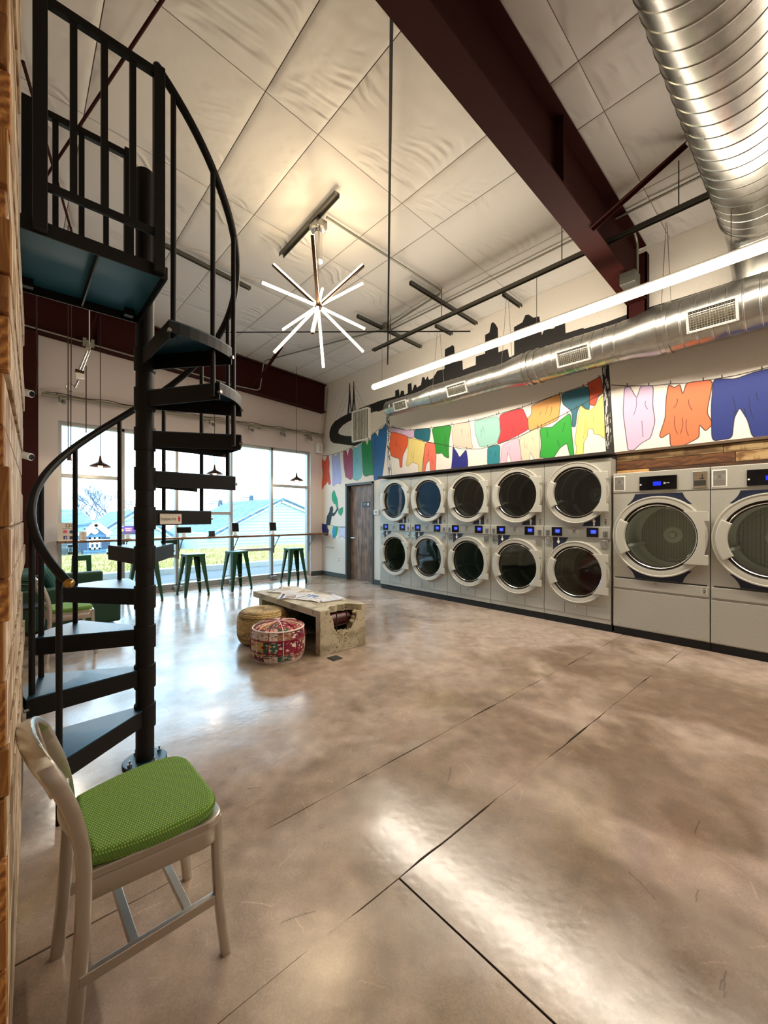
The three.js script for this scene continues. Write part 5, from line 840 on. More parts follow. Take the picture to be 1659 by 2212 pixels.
// ---------------------------------------------------------------- concrete bench with broken corner, poufs, papers
{
  const t = thing('concrete_table', 'pale concrete table whose near leg is broken open showing rebar', 'table'), H = 0.43, x0 = 2.19, x1 = 2.76;
  const crack = [[0.235, -0.02], [0.27, 0.05], [0.29, 0.12], [0.31, 0.16], [0.37, 0.185], [0.37, 0.215], [0.40, 0.19], [0.45, 0.21], [0.52, 0.185], [0.60, 0.19], [0.66, 0.175], [0.70, 0.13], [0.75, 0.10], [0.78, 0.06], [0.79, -0.02]];
  const w = x1 - x0, leg = shapeOf([[x0, 0], [x1, 0], [x1, H - 0.06], [x0 + 0.79 * w, H - 0.06], ...crack.slice(1, -1).reverse().map(([f, d]) => [x0 + f * w, H - 0.06 - Math.max(0.004, d * 0.95)]), [x0 + 0.235 * w, H - 0.06], [x0, H - 0.06]]);
  M('leg', ext(leg, 0.07, 0.004).translate(0, 0, -3.395), mat.concrete, t);
  M('leg', box(x0 + 0.01, x1, 0, H - 0.06, 4.58, 4.66, 0.004), mat.concrete, t);
  const top = shapeOf([[x0, 3.32], [x0 + 0.20 * w, 3.32], [x0 + 0.24 * w, 3.40], [x0 + 0.30 * w, 3.425], [x0 + 0.36 * w, 3.465], [x0 + 0.46 * w, 3.45], [x0 + 0.55 * w, 3.475], [x0 + 0.64 * w, 3.44], [x0 + 0.70 * w, 3.46], [x0 + 0.80 * w, 3.41], [x0 + 0.86 * w, 3.35], [x0 + 0.9 * w, 3.32], [x1, 3.32], [x1, 4.80], [x0, 4.80]]);
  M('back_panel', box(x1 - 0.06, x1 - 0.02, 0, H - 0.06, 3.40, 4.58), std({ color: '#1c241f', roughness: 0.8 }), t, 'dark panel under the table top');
  M('table_top', ext(top, 0.06, 0.004).rotateX(-PI / 2).translate(0, H - 0.06, 0), mat.concrete, t);
  const cg = []; for (let i = 0; i < 46; i++) { const [f, d] = pick(crack), s = rr(0.012, 0.03), g = new THREE.IcosahedronGeometry(s, 0); const p = g.attributes.position; for (let k = 0; k < p.count; k++) { const h = 0.75 + 0.5 * hash((p.getX(k) * 9000) | 0, (p.getY(k) * 9000 + i * 31) | 0); p.setXYZ(k, p.getX(k) * h, p.getY(k) * h * 0.7, p.getZ(k) * h); } g.computeVertexNormals(); cg.push(g.translate(x0 + Math.min(0.80, Math.max(0.22, f + rr(-0.04, 0.04))) * w, H - 0.065 - Math.max(0, d) - rr(-0.02, 0.02) - 0.005, -(3.35 + rr(0, 0.03)))); }
  for (let i = 0; i < 54; i++) { const g = new THREE.TetrahedronGeometry(rr(0.010, 0.024)), q = rnd() ** 1.4; cg.push(g.rotateX(rr(0, 6)).rotateZ(rr(0, 6)).translate(x0 + (0.48 + rr(-0.17, 0.17) * (1 - 0.7 * q)) * w, H - 0.245 - 0.11 * q, -3.328)); }
  M('broken_edge', cg, mat.raw, t, 'rough broken concrete edge');
  M('rebar', [0.38, 0.60].map((f) => rod(V(x0 + f * w, 0.13, 3.352), V(x0 + f * w, 0.395, 3.352), 0.006, 8)).concat([0.32, 0.25].map((y) => rod(V(x0 + 0.24 * w, y, 3.357), V(x0 + 0.78 * w, y + 0.01, 3.357), 0.006, 8))), std({ color: '#3c2218', roughness: 0.8, metalness: 0.3 }), t, 'rusty reinforcing bars');
  M('core', [rod(V(x0 + 0.24 * w, 0.29, 3.46), V(x0 + 0.78 * w, 0.29, 3.46), 0.06, 24), ...[0, 1, 2, 3, 4, 5].map((k) => new THREE.SphereGeometry(0.007, 8, 6).translate(x0 + (0.30 + k * 0.08) * w, 0.275, -3.399))], std({ color: '#4b1512', roughness: 0.4 }), t, 'dark red roll inside the hole');
  settle(t);
  const newsT = [0, 1, 2].map((k) => paint(256, 320, (c, W, h) => { c.fillStyle = ['#e4e0da', '#d9dce4', '#e2dcd0'][k]; c.fillRect(0, 0, W, h); c.fillStyle = '#4a4a52'; c.fillRect(20, 16, 216, 26); for (let y = 60; y < 300; y += 9) for (let x = 20; x < 230; x += 74) { if (k === 1 && y < 170 && x < 160) continue; c.fillStyle = '#8d8d94'; c.fillRect(x, y, 60 + (hash(x, y + k) - 0.5) * 14, 4); } c.fillStyle = ['#6d83ad', '#9a7f74', '#b0a48e'][k]; c.fillRect(k === 1 ? 20 : 94, 60, 140, 100); }));
  for (const [u, v, r, k, l, ww, hh] of [[618, 1277, 0.5, 0, 'newspaper lying at the far end of the concrete table', 0.28, 0.36], [640, 1289, 0.9, 2, 'creased newspaper in the middle of the concrete table', 0.27, 0.38], [676, 1293, 0.35, 1, 'thick open magazine near the middle of the concrete table', 0.26, 0.34], [722, 1292, -0.15, 2, 'newspaper right beside the broken corner of the table', 0.24, 0.26]]) {
    const [x, , s] = onY(u, v, H + 0.01), t2 = thing('newspaper', l, 'newspaper'), g = [];
    for (let i = 0; i < 3; i++) { const p = new RoundedBoxGeometry(ww, 0.004, hh, 1, 0.0015, 10), q = new THREE.BoxGeometry(ww, 0.0035, hh, 12, 1, 12), a = q.attributes.position; for (let j = 0; j < a.count; j++) { const X = a.getX(j) / ww, Z = a.getZ(j) / hh; a.setY(j, a.getY(j) + 0.0045 * i + 0.004 * (i + 1) * Math.max(0, noise(X * 4 + k * 3 + i, Z * 4 + 2) - 0.35) + (X > 0.36 ? (X - 0.36) * 0.12 * (i === 2 ? 1 : 0.5) : 0)); } q.computeVertexNormals(); M('sheet', q.rotateY((hash(i, k) - 0.5) * 0.16).translate((hash(i + 3, k) - 0.5) * 0.02, 0.0055, 0), std({ map: newsT[(k + i) % 3], roughness: 0.8 }), t2); }
    t2.position.set(Math.min(2.58, Math.max(2.36, x)), H, -Math.max(3.6, s)); t2.rotation.y = r;
  }
}
{
  const yarnB = tex(256, 256, (u, v) => 0.5 + 0.5 * Math.sin(v * 2 * PI * 16 + Math.sin(u * 2 * PI * 24) * 0.9) * (0.7 + 0.6 * (fbm(u * 20, v * 20, 2, 20, 20) - 0.5)), false, 3, 1), yarnC = tex(256, 256, (u, v) => { const a = fbm(u * 3, v * 12, 4, 3, 12); const c = mix3([196, 166, 112], [124, 100, 62], sm(0.35, 0.7, a)), k = 0.8 + 0.4 * noise(u * 120, v * 60, 120, 60); return [c[0] * k, c[1] * k, c[2] * k]; }, true, 2, 1);
  const pr = [[0.0001, 0]]; for (let i = 0; i <= 40; i++) { const a = -PI / 2 + PI * i / 40, c = Math.cos(a), s = Math.sin(a); pr.push([0.275 * (0.62 + 0.38 * c ** 0.6 || 0.62) * (c > 0.02 ? 1 : 0.98) + 0.003 * Math.sin(i * 2.6), 0.175 + 0.172 * Math.sign(s) * Math.abs(s) ** 0.75]); } pr.push([0.06, 0.352], [0.0001, 0.345]);
  const y = lone('yarn_pouf', lathe(pr, 48).translate(2.02, 0, -4.17), std({ map: yarnC, bumpMap: yarnB, bumpScale: 0.008, roughness: 0.95 }), 'tan wound yarn pouf behind the patchwork pouf', 'pouf');
  const patch = paint(1024, 512, (c, w, h) => {
    c.fillStyle = '#d8cbb6'; c.fillRect(0, 0, w, h); const cols = ['#8c1f3c', '#d4c6b0', '#e3dacb', '#b5502e', '#31507e', '#d8b067', '#3d6b56', '#6d1930', '#f0e6d6', '#efe4d8', '#e9d8cf', '#c98a8a', '#a97c5a'];
    for (let r = 0; r < 3; r++) for (let k = 0; k < 12; k++) { const x = k * w / 12, y = r * h / 3, W = w / 12, H = h / 3; c.fillStyle = pick(cols); c.fillRect(x, y, W, H); for (let i = 0; i < 26; i++) { c.fillStyle = pick(cols); const q = rnd(); if (q < 0.4) { c.beginPath(); c.arc(x + rnd() * W, y + rnd() * H, rr(4, 16), 0, 7); c.fill(); } else if (q < 0.7) c.fillRect(x + rnd() * W * 0.85, y + rnd() * H * 0.85, rr(6, 22), rr(6, 22)); else { c.beginPath(); const a = x + rnd() * W, b = y + rnd() * H; c.moveTo(a, b); c.lineTo(a + rr(-18, 18), b + 22); c.lineTo(a + rr(-20, 20), b - rr(0, 16)); c.fill(); } } }
  });
  const t = thing('patchwork_pouf', 'round patchwork pouf with red piping beside the concrete table', 'pouf'), X = 1.90, S = 3.60, R = 0.248, Hh = 0.345;
  const side = lathe([[R - 0.03, 0.008], [R - 0.006, 0.03], [R + 0.004, 0.10], [R + 0.006, 0.19], [R + 0.001, 0.26], [R - 0.012, 0.295]], 60); side.userData.keepUV = true;
  M('side_panel', side.translate(X, 0, -S), std({ map: patch, roughness: 0.9, bumpMap: again(grainT, 8, 3), bumpScale: 0.003 }), t);
  const tp = lathe([[R - 0.012, 0.295], [R - 0.05, 0.32], [0.13, 0.338], [0.04, Hh], [0.0001, Hh - 0.004]], 60); tp.userData.keepUV = true;
  const topM = patch.clone(); topM.repeat.set(1, 0.6); topM.offset.set(0, 0.2); topM.wrapS = topM.wrapT = THREE.RepeatWrapping; topM.needsUpdate = true;
  M('top_panel', tp.translate(X, 0, -S), std({ map: topM, color: '#f0c9c9', roughness: 0.9 }), t); M('bottom', rod(V(X, 0, S), V(X, 0.012, S), R - 0.028, 40), mat.cream, t);
  const pm = std({ color: '#8a2038', roughness: 0.8 }), wm = std({ color: '#ece0da', roughness: 0.8 });
  const ring = (r, yy, m, q = 0.006) => M('piping', new THREE.TorusGeometry(r, q, 8, 64).rotateX(PI / 2).translate(X, yy, -S), m, t);
  ring(R - 0.008, 0.295, wm, 0.007); ring(R + 0.008, 0.215, pm); ring(R + 0.005, 0.105, pm); ring(R - 0.02, 0.022, wm);
  for (let k = 0; k < 12; k++) { const a = k * PI / 6 + 0.2, cx = Math.cos(a), sx = Math.sin(a), p = (r, yy) => V(X + r * cx, yy, S + r * sx); M('piping', polyTube([p(R - 0.018, 0.03), p(R + 0.007, 0.10), p(R + 0.009, 0.19), p(R - 0.006, 0.293), p(R - 0.05, 0.324), p(0.13, 0.341), p(0.04, Hh + 0.002)], 0.0045, 6), k & 1 ? pm : wm, t); }
  settle(t);
  const [fx, , fs] = [2.27, 0, 3.19]; lone('floor_outlet', [box(fx - 0.055, fx + 0.055, 0, 0.006, fs - 0.055, fs + 0.055, 0.002), box(fx - 0.04, fx + 0.04, 0.005, 0.008, fs - 0.04, fs + 0.04, 0.001)].map((g) => g), mat.gasket, 'square black floor outlet plate in front of the concrete table', 'outlet');
}
// ---------------------------------------------------------------- small things on the walls
{
  const A = onX(763.5, 890, XR), B = onX(801, 880, XR), sA = A[2], sB = B[2], yt = 3.36, yb = 2.70, w = sA - sB;
  const t = thing('wall_vent', 'white louvred air vent on the mural wall over the painted bridge', 'vent');
  const y1 = onX(763.5, 890, XR)[1], y0 = onX(763.5, 957, XR)[1];
  M('vent_frame', [box(XR - 0.05, XR, y0, y1, sB, sB + 0.03, 0.004), box(XR - 0.05, XR, y0, y1, sA - 0.03, sA, 0.004), box(XR - 0.05, XR, y1 - 0.03, y1, sB, sA, 0.004), box(XR - 0.05, XR, y0, y0 + 0.03, sB, sA, 0.004)], mat.white, t);
  M('back', box(XR - 0.012, XR - 0.004, y0 + 0.01, y1 - 0.01, sB + 0.01, sA - 0.01), std({ color: '#8b897f', roughness: 0.7 }), t);
  const n = 11; for (let i = 0; i < n; i++) { const s = sB + 0.04 + (w - 0.08) * i / (n - 1); M('louvre', new THREE.BoxGeometry(0.045, y1 - y0 - 0.07, 0.006).rotateY(i % 2 ? 0.5 : 0.5).translate(XR - 0.028, (y0 + y1) / 2, -s), mat.white, t); }
  settle(t);
  const sp = onX(686, 968, 5.2); const q = thing('wall_speaker', 'small white loudspeaker in the corner right of the windows', 'speaker'), sx = 5.22, sy = 2.93; M('cabinet', box(sx - 0.06, sx + 0.06, sy - 0.11, sy + 0.11, 7.88, 8.03, 0.012), mat.white, q); M('grille', box(sx - 0.05, sx + 0.05, sy - 0.095, sy + 0.095, 7.872, 7.882, 0.003), std({ color: '#bdb9b0', roughness: 0.8 }), q); M('bracket', box(sx - 0.02, sx + 0.02, sy - 0.03, sy + 0.03, 8.02, 8.05), mat.white, q); settle(q);
  const th = thing('thermostat', 'small white thermostat on the wall strip beside the brown door', 'thermostat'), ts = onX(813, 1108, XR)[2] - 0.02, ty = 1.44; M('cover', box(XR - 0.03, XR, ty - 0.05, ty + 0.05, ts - 0.075, ts + 0.075, 0.01), mat.white, th); M('screen', box(XR - 0.033, XR - 0.028, ty - 0.02, ty + 0.03, ts - 0.03, ts + 0.04, 0.001), mat.plate, th); settle(th);
  const ds = onX(791, 1091, XR + 0.09)[2], dT = paint(256, 128, (c, w2, h) => { c.fillStyle = '#22282b'; c.fillRect(0, 0, w2, h); c.fillStyle = '#8b9498'; c.fillRect(24, 40, 110, 12); c.fillRect(24, 66, 110, 12); c.fillStyle = '#e8e8e6'; c.beginPath(); c.arc(204, 64, 34, 0, 7); c.fill(); c.fillStyle = '#22282b'; c.beginPath(); c.arc(204, 52, 9, 0, 7); c.fill(); c.fillRect(192, 64, 24, 22); });
  const g = new THREE.BoxGeometry(0.24, 0.11, 0.006).rotateY(-PI / 2).translate(XR + 0.086, 1.61, -ds); g.userData.keepUV = true; lone('door_sign', [g], std({ map: dT, roughness: 0.4 }), 'small dark sign with round white symbol on the brown door', 'sign');
  for (const [u, v, l] of [[698, 1183, 'white light switch plate beside the counter end on the mural wall'], [733, 1209, 'white wall outlet low on the mural wall left of the door']]) { const [, y, s] = onX(u, v, XR), o = thing('wall_plate', l, 'outlet'); M('plate', box(XR - 0.007, XR, y - 0.06, y + 0.06, s - 0.04, s + 0.04, 0.003), mat.white, o); M('socket', [box(XR - 0.01, XR - 0.006, y + 0.008, y + 0.04, s - 0.017, s + 0.017, 0.002), box(XR - 0.01, XR - 0.006, y - 0.04, y - 0.008, s - 0.017, s + 0.017, 0.002)], mat.plate, o); settle(o); }
}
// ---------------------------------------------------------------- outside: verge, road, houses, trees, pylons
{
  struct(M('ground_apron', box(-14, 30, -0.4, -0.03, 8.4, 9.3), std({ color: '#7d7f7d', roughness: 0.9, bumpMap: again(grainT, 1), bumpScale: 0.004 }, true)));
  const road = struct(M('ground_road', box(-20, 40, -0.5, -0.12, 9.3, 11.6), std({ color: '#4d5154', roughness: 0.85, bumpMap: again(grainT, 1), bumpScale: 0.006 }, true)));
  lone('road_kerb', [box(-20, 40, -0.14, 0.02, 11.5, 11.72, 0.02)], std({ color: '#9c9d98', roughness: 0.9 }), 'pale concrete kerb along the road outside the windows', 'kerb');
  const gp = new THREE.PlaneGeometry(90, 74, 90, 60).rotateX(-PI / 2).translate(20, 0, -(11.7 + 37)), p = gp.attributes.position;
  for (let i = 0; i < p.count; i++) { const s = -p.getZ(i) - 11.7; p.setY(i, -0.02 + (s < 4 ? 0.06 * s - 0.006 * s * s : 0.144) - Math.max(0, s - 4) * 0.10 * Math.min(1, Math.max(0, s - 4) / 4) * (s < 30 ? 1 : 30 / s) + (noise(p.getX(i) * 0.8, s * 0.8) - 0.5) * 0.09); }
  gp.computeVertexNormals(); gp.userData.keepUV = true; { const uv = gp.attributes.uv; for (let i = 0; i < p.count; i++) uv.setXY(i, p.getX(i), p.getZ(i)); }
  struct(M('ground_lawn', gp, std({ map: grassT, roughness: 0.95, bumpMap: again(grainT, 0.5), bumpScale: 0.03 })));
  const blade = new THREE.ConeGeometry(0.012, 0.16, 3).translate(0, 0.08, 0), im = new THREE.InstancedMesh(blade, std({ color: '#938640', roughness: 0.9 }), 9000), q = new THREE.Object3D();
  for (let i = 0; i < 9000; i++) { const s = 11.8 + rnd() ** 1.5 * 5, x = rr(-1, 15); q.position.set(x, -0.03 + (s - 11.7 < 4 ? 0.06 * (s - 11.7) - 0.006 * (s - 11.7) ** 2 : 0.13), -s); q.rotation.set(rr(-0.7, 0.7), rr(0, 6), rr(-0.7, 0.7)); q.scale.setScalar(rr(0.3, 0.8)); q.updateMatrix(); im.setMatrixAt(i, q.matrix); }
  im.name = 'grass_tufts'; im.userData = { kind: 'stuff', label: 'yellowish winter grass on the verge beyond the kerb', category: 'grass' }; scene.add(im);
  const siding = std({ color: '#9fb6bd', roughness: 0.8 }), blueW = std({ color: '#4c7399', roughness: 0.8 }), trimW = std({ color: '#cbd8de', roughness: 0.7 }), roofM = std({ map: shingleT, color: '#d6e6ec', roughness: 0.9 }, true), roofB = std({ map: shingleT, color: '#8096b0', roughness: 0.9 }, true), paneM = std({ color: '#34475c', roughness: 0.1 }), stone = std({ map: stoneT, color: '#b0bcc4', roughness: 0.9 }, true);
  // lapped boards over a gable outline at depth S: each board a wedge clipped to the outline
  function gable(name, parent, pts, S, m, boardH, depth) {
    const poly = pts.map(([u, v]) => { const q2 = onS(u, v, S); return [q2[0], q2[1]]; }), ys = poly.map((a) => a[1]), y0 = Math.min(...ys), y1 = Math.max(...ys);
    const span = (y) => { const xs = []; for (let i = 0; i < poly.length; i++) { const [ax, ay] = poly[i], [bx, by] = poly[(i + 1) % poly.length]; if ((ay <= y && by > y) || (by <= y && ay > y)) xs.push(ax + (bx - ax) * (y - ay) / (by - ay)); } return xs.length > 1 ? [Math.min(...xs), Math.max(...xs)] : null; };
    M(name, ext(shapeOf(poly), depth).translate(0, 0, -S - depth), m, parent);
    if (!boardH) return;
    const bs = [];
    for (let y = y0 + 0.01; y < y1 - 0.05; y += boardH) { const a = span(y), b = span(Math.min(y1 - 0.01, y + boardH)); if (!a) continue; const l = Math.max(a[0], b ? b[0] : a[0]), r = Math.min(a[1], b ? b[1] : a[1]); if (r - l < 0.1) continue; bs.push(bar(new THREE.Vector3(l, y + boardH / 2, -S + 0.012), new THREE.Vector3(r, y + boardH / 2, -S + 0.012), boardH * 0.87, 0.03, new THREE.Vector3(0, 0.13, 1).normalize())); }
    const mm = M('lap_siding', bs, m, parent); mm.userData.kind = 'stuff';
  }
  function rake(parent, pts, S, m, w = 0.22) { const g = []; for (let i = 0; i < pts.length - 1; i++) g.push(bar(V(...onS(pts[i][0], pts[i][1], S - 0.12)), V(...onS(pts[i + 1][0], pts[i + 1][1], S - 0.12)), 0.1, w * 1.15)); M('rake_trim', g, m, parent); }
  function roofFrom(parent, pts, S, S2, m) { // roof planes running back from a gable line
    const g = []; for (let i = 0; i < pts.length - 1; i++) { const a = onS(...pts[i], S), b = onS(...pts[i + 1], S); const A = V(a[0], a[1], S - 0.3), B = V(b[0], b[1], S - 0.3), C2 = V(b[0], b[1], S2), D2 = V(a[0], a[1], S2), n = B.clone().sub(A).cross(D2.clone().sub(A)).normalize(); if (n.y < 0) n.negate(); const o = n.multiplyScalar(0.12), P = [A, B, C2, D2], Q = P.map((v) => v.clone().add(o)), f = [[Q[0], Q[1], Q[2], Q[3]], [P[3], P[2], P[1], P[0]], [P[0], P[1], Q[1], Q[0]], [P[1], P[2], Q[2], Q[1]], [P[2], P[3], Q[3], Q[2]], [P[3], P[0], Q[0], Q[3]]], pos = []; for (const [w, x, y, z] of f) for (const v of [w, x, y, w, y, z]) pos.push(v.x, v.y, v.z); const bg = new THREE.BufferGeometry(); bg.setAttribute('position', new THREE.Float32BufferAttribute(pos, 3)); bg.computeVertexNormals(); g.push(bg); }
    M('roof', g, m, parent);
  }
  function windowAt(parent, u0, v0, u1, v1, S, shutters) { const a = onS(u0, v0, S), b = onS(u1, v1, S), x0 = a[0], x1 = b[0], y1 = a[1], y0 = b[1]; const f = M('window', [box(x0, x1, y1 - 0.08, y1, S - 0.1, S + 0.05), box(x0, x1, y0, y0 + 0.08, S - 0.1, S + 0.05), ...[x0, (x0 + x1) / 2 - 0.04, x1 - 0.08].map((x) => box(x, x + 0.08, y0, y1, S - 0.1, S + 0.05)), box(x0, x1, (y0 + y1) / 2 - 0.03, (y0 + y1) / 2 + 0.03, S - 0.08, S + 0.05)], trimW, parent); M('pane', box(x0, x1, y0, y1, S - 0.03, S + 0.04), paneM, f); if (shutters) M('shutter', [box(x0 - 0.4, x0 - 0.08, y0, y1, S - 0.05, S + 0.02), box(x1 + 0.08, x1 + 0.4, y0, y1, S - 0.05, S + 0.02)], std({ color: '#243a55', roughness: 0.7 }), parent); }
  // right-hand house: wide gable of pale lap siding
  const A = thing('house', 'large pale sided house with wide gable behind the right window panes', 'house'), SA = 25;
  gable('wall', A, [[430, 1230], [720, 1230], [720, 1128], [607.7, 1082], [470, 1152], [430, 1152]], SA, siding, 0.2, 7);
  rake(A, [[455, 1160], [607.7, 1081], [725, 1130]], SA, trimW); roofFrom(A, [[450, 1162], [607.7, 1080], [728, 1131]], SA, 34, roofM); settle(A);
  const B = thing('house', 'pale house with dark blue shingle roof seen above the counter, centre', 'house'), SB2 = 36;
  gable('wall', B, [[405, 1215], [520, 1215], [520, 1152], [405, 1152]], SB2, siding, 0.2, 6); { const a = onS(428, 1152, SB2), b = onS(520, 1152, SB2), c = onS(455, 1119, SB2 + 4), d = onS(545, 1119, SB2 + 4); const pos = []; const P = [V(...a), V(...b), V(...d), V(...c)]; const U = new THREE.Vector3(0, 0.15, 0), Q = P.map((v) => v.clone().add(U)); for (const [w, x, y, z] of [[Q[0], Q[1], Q[2], Q[3]], [P[3], P[2], P[1], P[0]], [P[0], P[1], Q[1], Q[0]], [P[1], P[2], Q[2], Q[1]], [P[2], P[3], Q[3], Q[2]], [P[3], P[0], Q[0], Q[3]]]) for (const v of [w, x, y, w, y, z]) pos.push(v.x, v.y, v.z); const bg = new THREE.BufferGeometry(); bg.setAttribute('position', new THREE.Float32BufferAttribute(pos, 3)); bg.computeVertexNormals(); M('roof', bg, roofB, B); }
  gable('gable', B, [[410, 1200], [438, 1200], [438, 1159], [425, 1142], [410, 1158]], SB2 - 0.6, blueW, 0, 1); rake(B, [[407, 1161], [425, 1140], [440, 1160]], SB2 - 0.6, trimW, 0.2); windowAt(B, 419, 1165, 432, 1177, SB2 - 0.6, true); settle(B);
  const C = thing('house', 'blue gabled house with round vent and stone pier, behind left window', 'house'), SC = 24;
  gable('wall', C, [[125, 1222], [240, 1222], [240, 1158], [125, 1158]], SC + 1, siding, 0.2, 6); gable('gable', C, [[180, 1200], [229, 1200], [229, 1152], [207, 1132], [184, 1152], [180, 1156]], SC, blueW, 0.18, 1);
  rake(C, [[183, 1155], [207, 1131], [238, 1154]], SC, trimW); windowAt(C, 192, 1161, 216, 1186, SC, true); { const v = onS(204.5, 1148, SC - 0.05); M('round_vent', rod(V(v[0], v[1], SC - 0.1), V(v[0], v[1], SC + 0.05), 0.14, 24), trimW, C); } gable('stone_pier', C, [[128, 1222], [146, 1222], [146, 1176], [128, 1176]], SC, stone, 0, 0.8); windowAt(C, 147, 1178, 157, 1196, SC + 0.9);
  { const P = [V(...onS(120, 1150, SC)), V(...onS(203, 1134, SC)), V(...onS(172, 1106, SC + 5)), V(...onS(100, 1106, SC + 5))], U = new THREE.Vector3(0, 0.15, 0), Q = P.map((v) => v.clone().add(U)), pos = []; for (const [w, x, y, z] of [[Q[0], Q[1], Q[2], Q[3]], [P[3], P[2], P[1], P[0]], [P[0], P[1], Q[1], Q[0]], [P[1], P[2], Q[2], Q[1]], [P[2], P[3], Q[3], Q[2]], [P[3], P[0], Q[0], Q[3]]]) for (const v of [w, x, y, w, y, z]) pos.push(v.x, v.y, v.z); const bg = new THREE.BufferGeometry(); bg.setAttribute('position', new THREE.Float32BufferAttribute(pos, 3)); bg.computeVertexNormals(); M('roof', bg, roofM, C); }
  settle(C);
  const D3 = thing('house', 'white gabled house directly behind the stair pole', 'house'), SD = 28;
  gable('wall', D3, [[226, 1222], [372, 1222], [372, 1160], [292, 1108], [226, 1147]], SD, siding, 0.2, 6); rake(D3, [[222, 1149], [292, 1107], [378, 1163]], SD, trimW); roofFrom(D3, [[220, 1150], [292, 1106], [380, 1165]], SD, 36, roofM); settle(D3);
  const E = thing('house', 'distant pale blue house between stair pole and centre mullion', 'house'), SE = 45;
  gable('wall', E, [[340, 1215], [412, 1215], [412, 1152], [340, 1152]], SE, siding, 0.2, 5); gable('gable', E, [[366, 1215], [398, 1215], [398, 1150], [384, 1136], [366, 1150]], SE - 0.5, blueW, 0, 1); rake(E, [[364, 1153], [384, 1134], [401, 1153]], SE - 0.5, trimW, 0.2); windowAt(E, 374, 1168, 392, 1184, SE - 0.5); roofFrom(E, [[340, 1152], [352, 1126], [432, 1120], [446, 1136]], SE, 51, roofM); settle(E);
  // beyond the left window edge, seen only mirrored in the dryer doors
  const F = thing('house', 'tall blue sided house out of frame, mirrored in the far dryer doors', 'house');
  { const x0 = -24, x1 = -5.5, S = 21, pts = [[x0, -3], [x1, -3], [x1, 2.1], [(x0 + x1) / 2, 4.6], [x0, 2.1]]; M('wall', ext(shapeOf(pts), 8).translate(0, 0, -S - 8), std({ color: '#3d5a74', roughness: 0.85 }), F); const bs = []; for (let y = -2.9; y < 2.0; y += 0.2) bs.push(bar(new THREE.Vector3(x0, y + 0.1, -S + 0.012), new THREE.Vector3(x1, y + 0.1, -S + 0.012), 0.196, 0.02, new THREE.Vector3(0, 0.13, 1).normalize())); const mm = M('lap_siding', bs, std({ color: '#3d5a74', roughness: 0.85 }), F); mm.userData.kind = 'stuff'; M('roof', [bar(V(x0 - 0.4, 2.0, S + 4), V((x0 + x1) / 2, 4.75, S + 4), 9, 0.16), bar(V((x0 + x1) / 2, 4.75, S + 4), V(x1 + 0.4, 2.0, S + 4), 9, 0.16)], roofB, F); M('corner_trim', [box(x1 - 0.15, x1 + 0.02, -3, 2.05, S - 0.04, S + 0.1)], trimW, F); settle(F); }
  // bare trees
  function tree(u, base, top, S, label, spread, seed) {
    seedState = seed; const b = onS(u, base, S), h = onS(u, top, S)[1] - b[1], t = thing('bare_tree', label, 'tree'), gs = [], gt = [];
    const grow = (p, d, l, r, n) => { const q = p.clone().addScaledVector(d, l); (n > 3 ? gt : gs).push(rod(p, q, r, n > 3 ? 7 : 4, r * 0.7)); if (n <= 0) return; const k = n > 3 ? 3 : 3; for (let i = 0; i < k; i++) { const nd = d.clone().add(new THREE.Vector3(rr(-1, 1) * spread, rr(0.0, 0.5), rr(-1, 1) * spread)).normalize(); grow(p.clone().addScaledVector(d, l * rr(0.65, 1)), nd, l * rr(0.62, 0.8), r * 0.62, n - 1); } };
    grow(V(b[0], b[1], S), new THREE.Vector3(0, 1, 0), h * 0.36, h * 0.014, 6);
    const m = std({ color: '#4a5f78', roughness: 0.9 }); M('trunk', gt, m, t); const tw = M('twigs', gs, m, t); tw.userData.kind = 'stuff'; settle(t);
  }
  tree(205, 1175, 1030, 48, 'tall bare tree beyond the blue gabled house', 0.9, 11); tree(238, 1175, 1040, 52, 'second bare tree right of the tallest one', 0.95, 29); tree(184, 1175, 1075, 56, 'smaller bare tree low left of the tallest one', 0.7, 43); tree(282, 1165, 1070, 60, 'bare tree just left of the stair pole', 0.7, 51);
  seedState = 77;
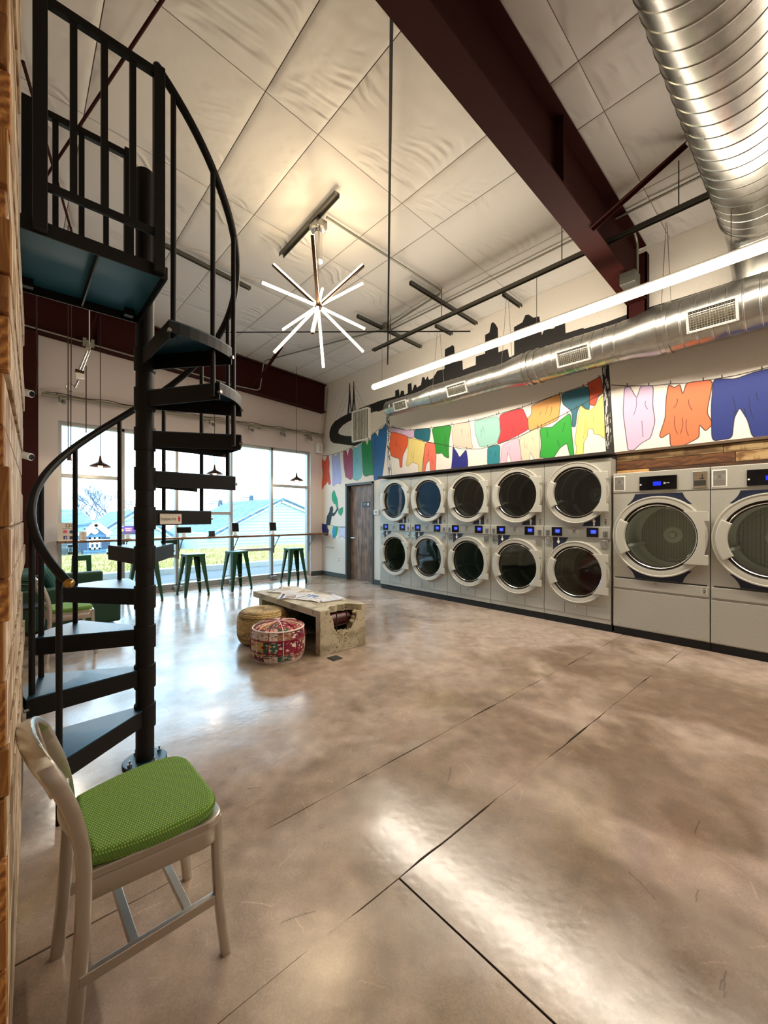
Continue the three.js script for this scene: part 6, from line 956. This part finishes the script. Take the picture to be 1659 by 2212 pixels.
  for (const [u0, u1, v, n, l] of [[160, 290, 1118, 36, 'hazy blue treeline beyond the left houses'], [495, 560, 1106, 26, 'hazy blue treeline beyond the roofs at centre right'], [395, 470, 1112, 22, 'hazy blue treeline beyond the dark blue roof'], [-1500, -500, 1010, 60, 'dark treeline out of frame, mirrored in the far dryer doors']]) {
    const S = u0 < 0 ? 38 : 95, gs = []; for (let i = 0; i < n; i++) { const q2 = u0 < 0 ? [rr(-52, -5), rr(4.2, 6.8)] : onS(rr(u0, u1), v + rr(-3, 6), S), r = rr(1.2, 2.6), g = new THREE.IcosahedronGeometry(r, 2), pp = g.attributes.position; for (let k = 0; k < pp.count; k++) { const f = 0.7 + 0.6 * noise(pp.getX(k) * 2.1 + i, pp.getY(k) * 2.1 + pp.getZ(k) * 1.7); pp.setXYZ(k, pp.getX(k) * f, pp.getY(k) * f * 0.8 - 1, pp.getZ(k) * f); } g.computeVertexNormals(); gs.push(g.translate(q2[0], q2[1] - 1.5, -S + rr(-3, 3))); }
    const a = u0 < 0 ? [-54, 4.5] : onS(u0 - 6, v + 10, S), b = u0 < 0 ? [-4, 4.5] : onS(u1 + 6, v + 10, S); gs.push(box(a[0], b[0], a[1] - 12, a[1] + 0.4, S - 1, S + 2));
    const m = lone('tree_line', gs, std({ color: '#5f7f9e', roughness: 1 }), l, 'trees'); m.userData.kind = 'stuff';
  }
  for (const [u, v0, v1, S, w, l] of [[543, 1070, 1116, 110, 1.0, 'lattice power pylon nearest the right gable'], [476, 1080, 1116, 130, 1.6, 'lattice power pylon above the dark blue roof'], [526, 1092, 1116, 150, 0.6, 'small slim pole left of the nearest pylon']]) {
    const b = onS(u, v1, S), t = onS(u, v0, S), p = thing('power_pylon', l, 'pylon'), H = t[1] - b[1], lg = [], la = []; for (const [sx, sz] of [[1, 1], [1, -1], [-1, 1], [-1, -1]]) lg.push(rod(V(b[0] + sx * w, b[1] - 6, S + sz * w), V(b[0] + sx * 0.25, t[1], S + sz * 0.25), 0.17, 5));
    for (let k = 0; k < 9; k++) { const f = k / 9, g2 = (k + 1) / 9, ww = (q2) => w + (0.25 - w) * q2; la.push(rod(V(b[0] - ww(f), b[1] + H * f, S - ww(f)), V(b[0] + ww(g2), b[1] + H * g2, S - ww(g2)), 0.1, 4), rod(V(b[0] + ww(f), b[1] + H * f, S - ww(f)), V(b[0] - ww(g2), b[1] + H * g2, S - ww(g2)), 0.1, 4)); }
    for (const f of [0.78, 0.9]) la.push(rod(V(b[0] - w * 2.2, b[1] + H * f, S), V(b[0] + w * 2.2, b[1] + H * f, S), 0.13, 5));
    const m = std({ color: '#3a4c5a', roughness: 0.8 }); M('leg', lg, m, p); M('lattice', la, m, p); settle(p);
  }
}
renderer.render(scene, camera);
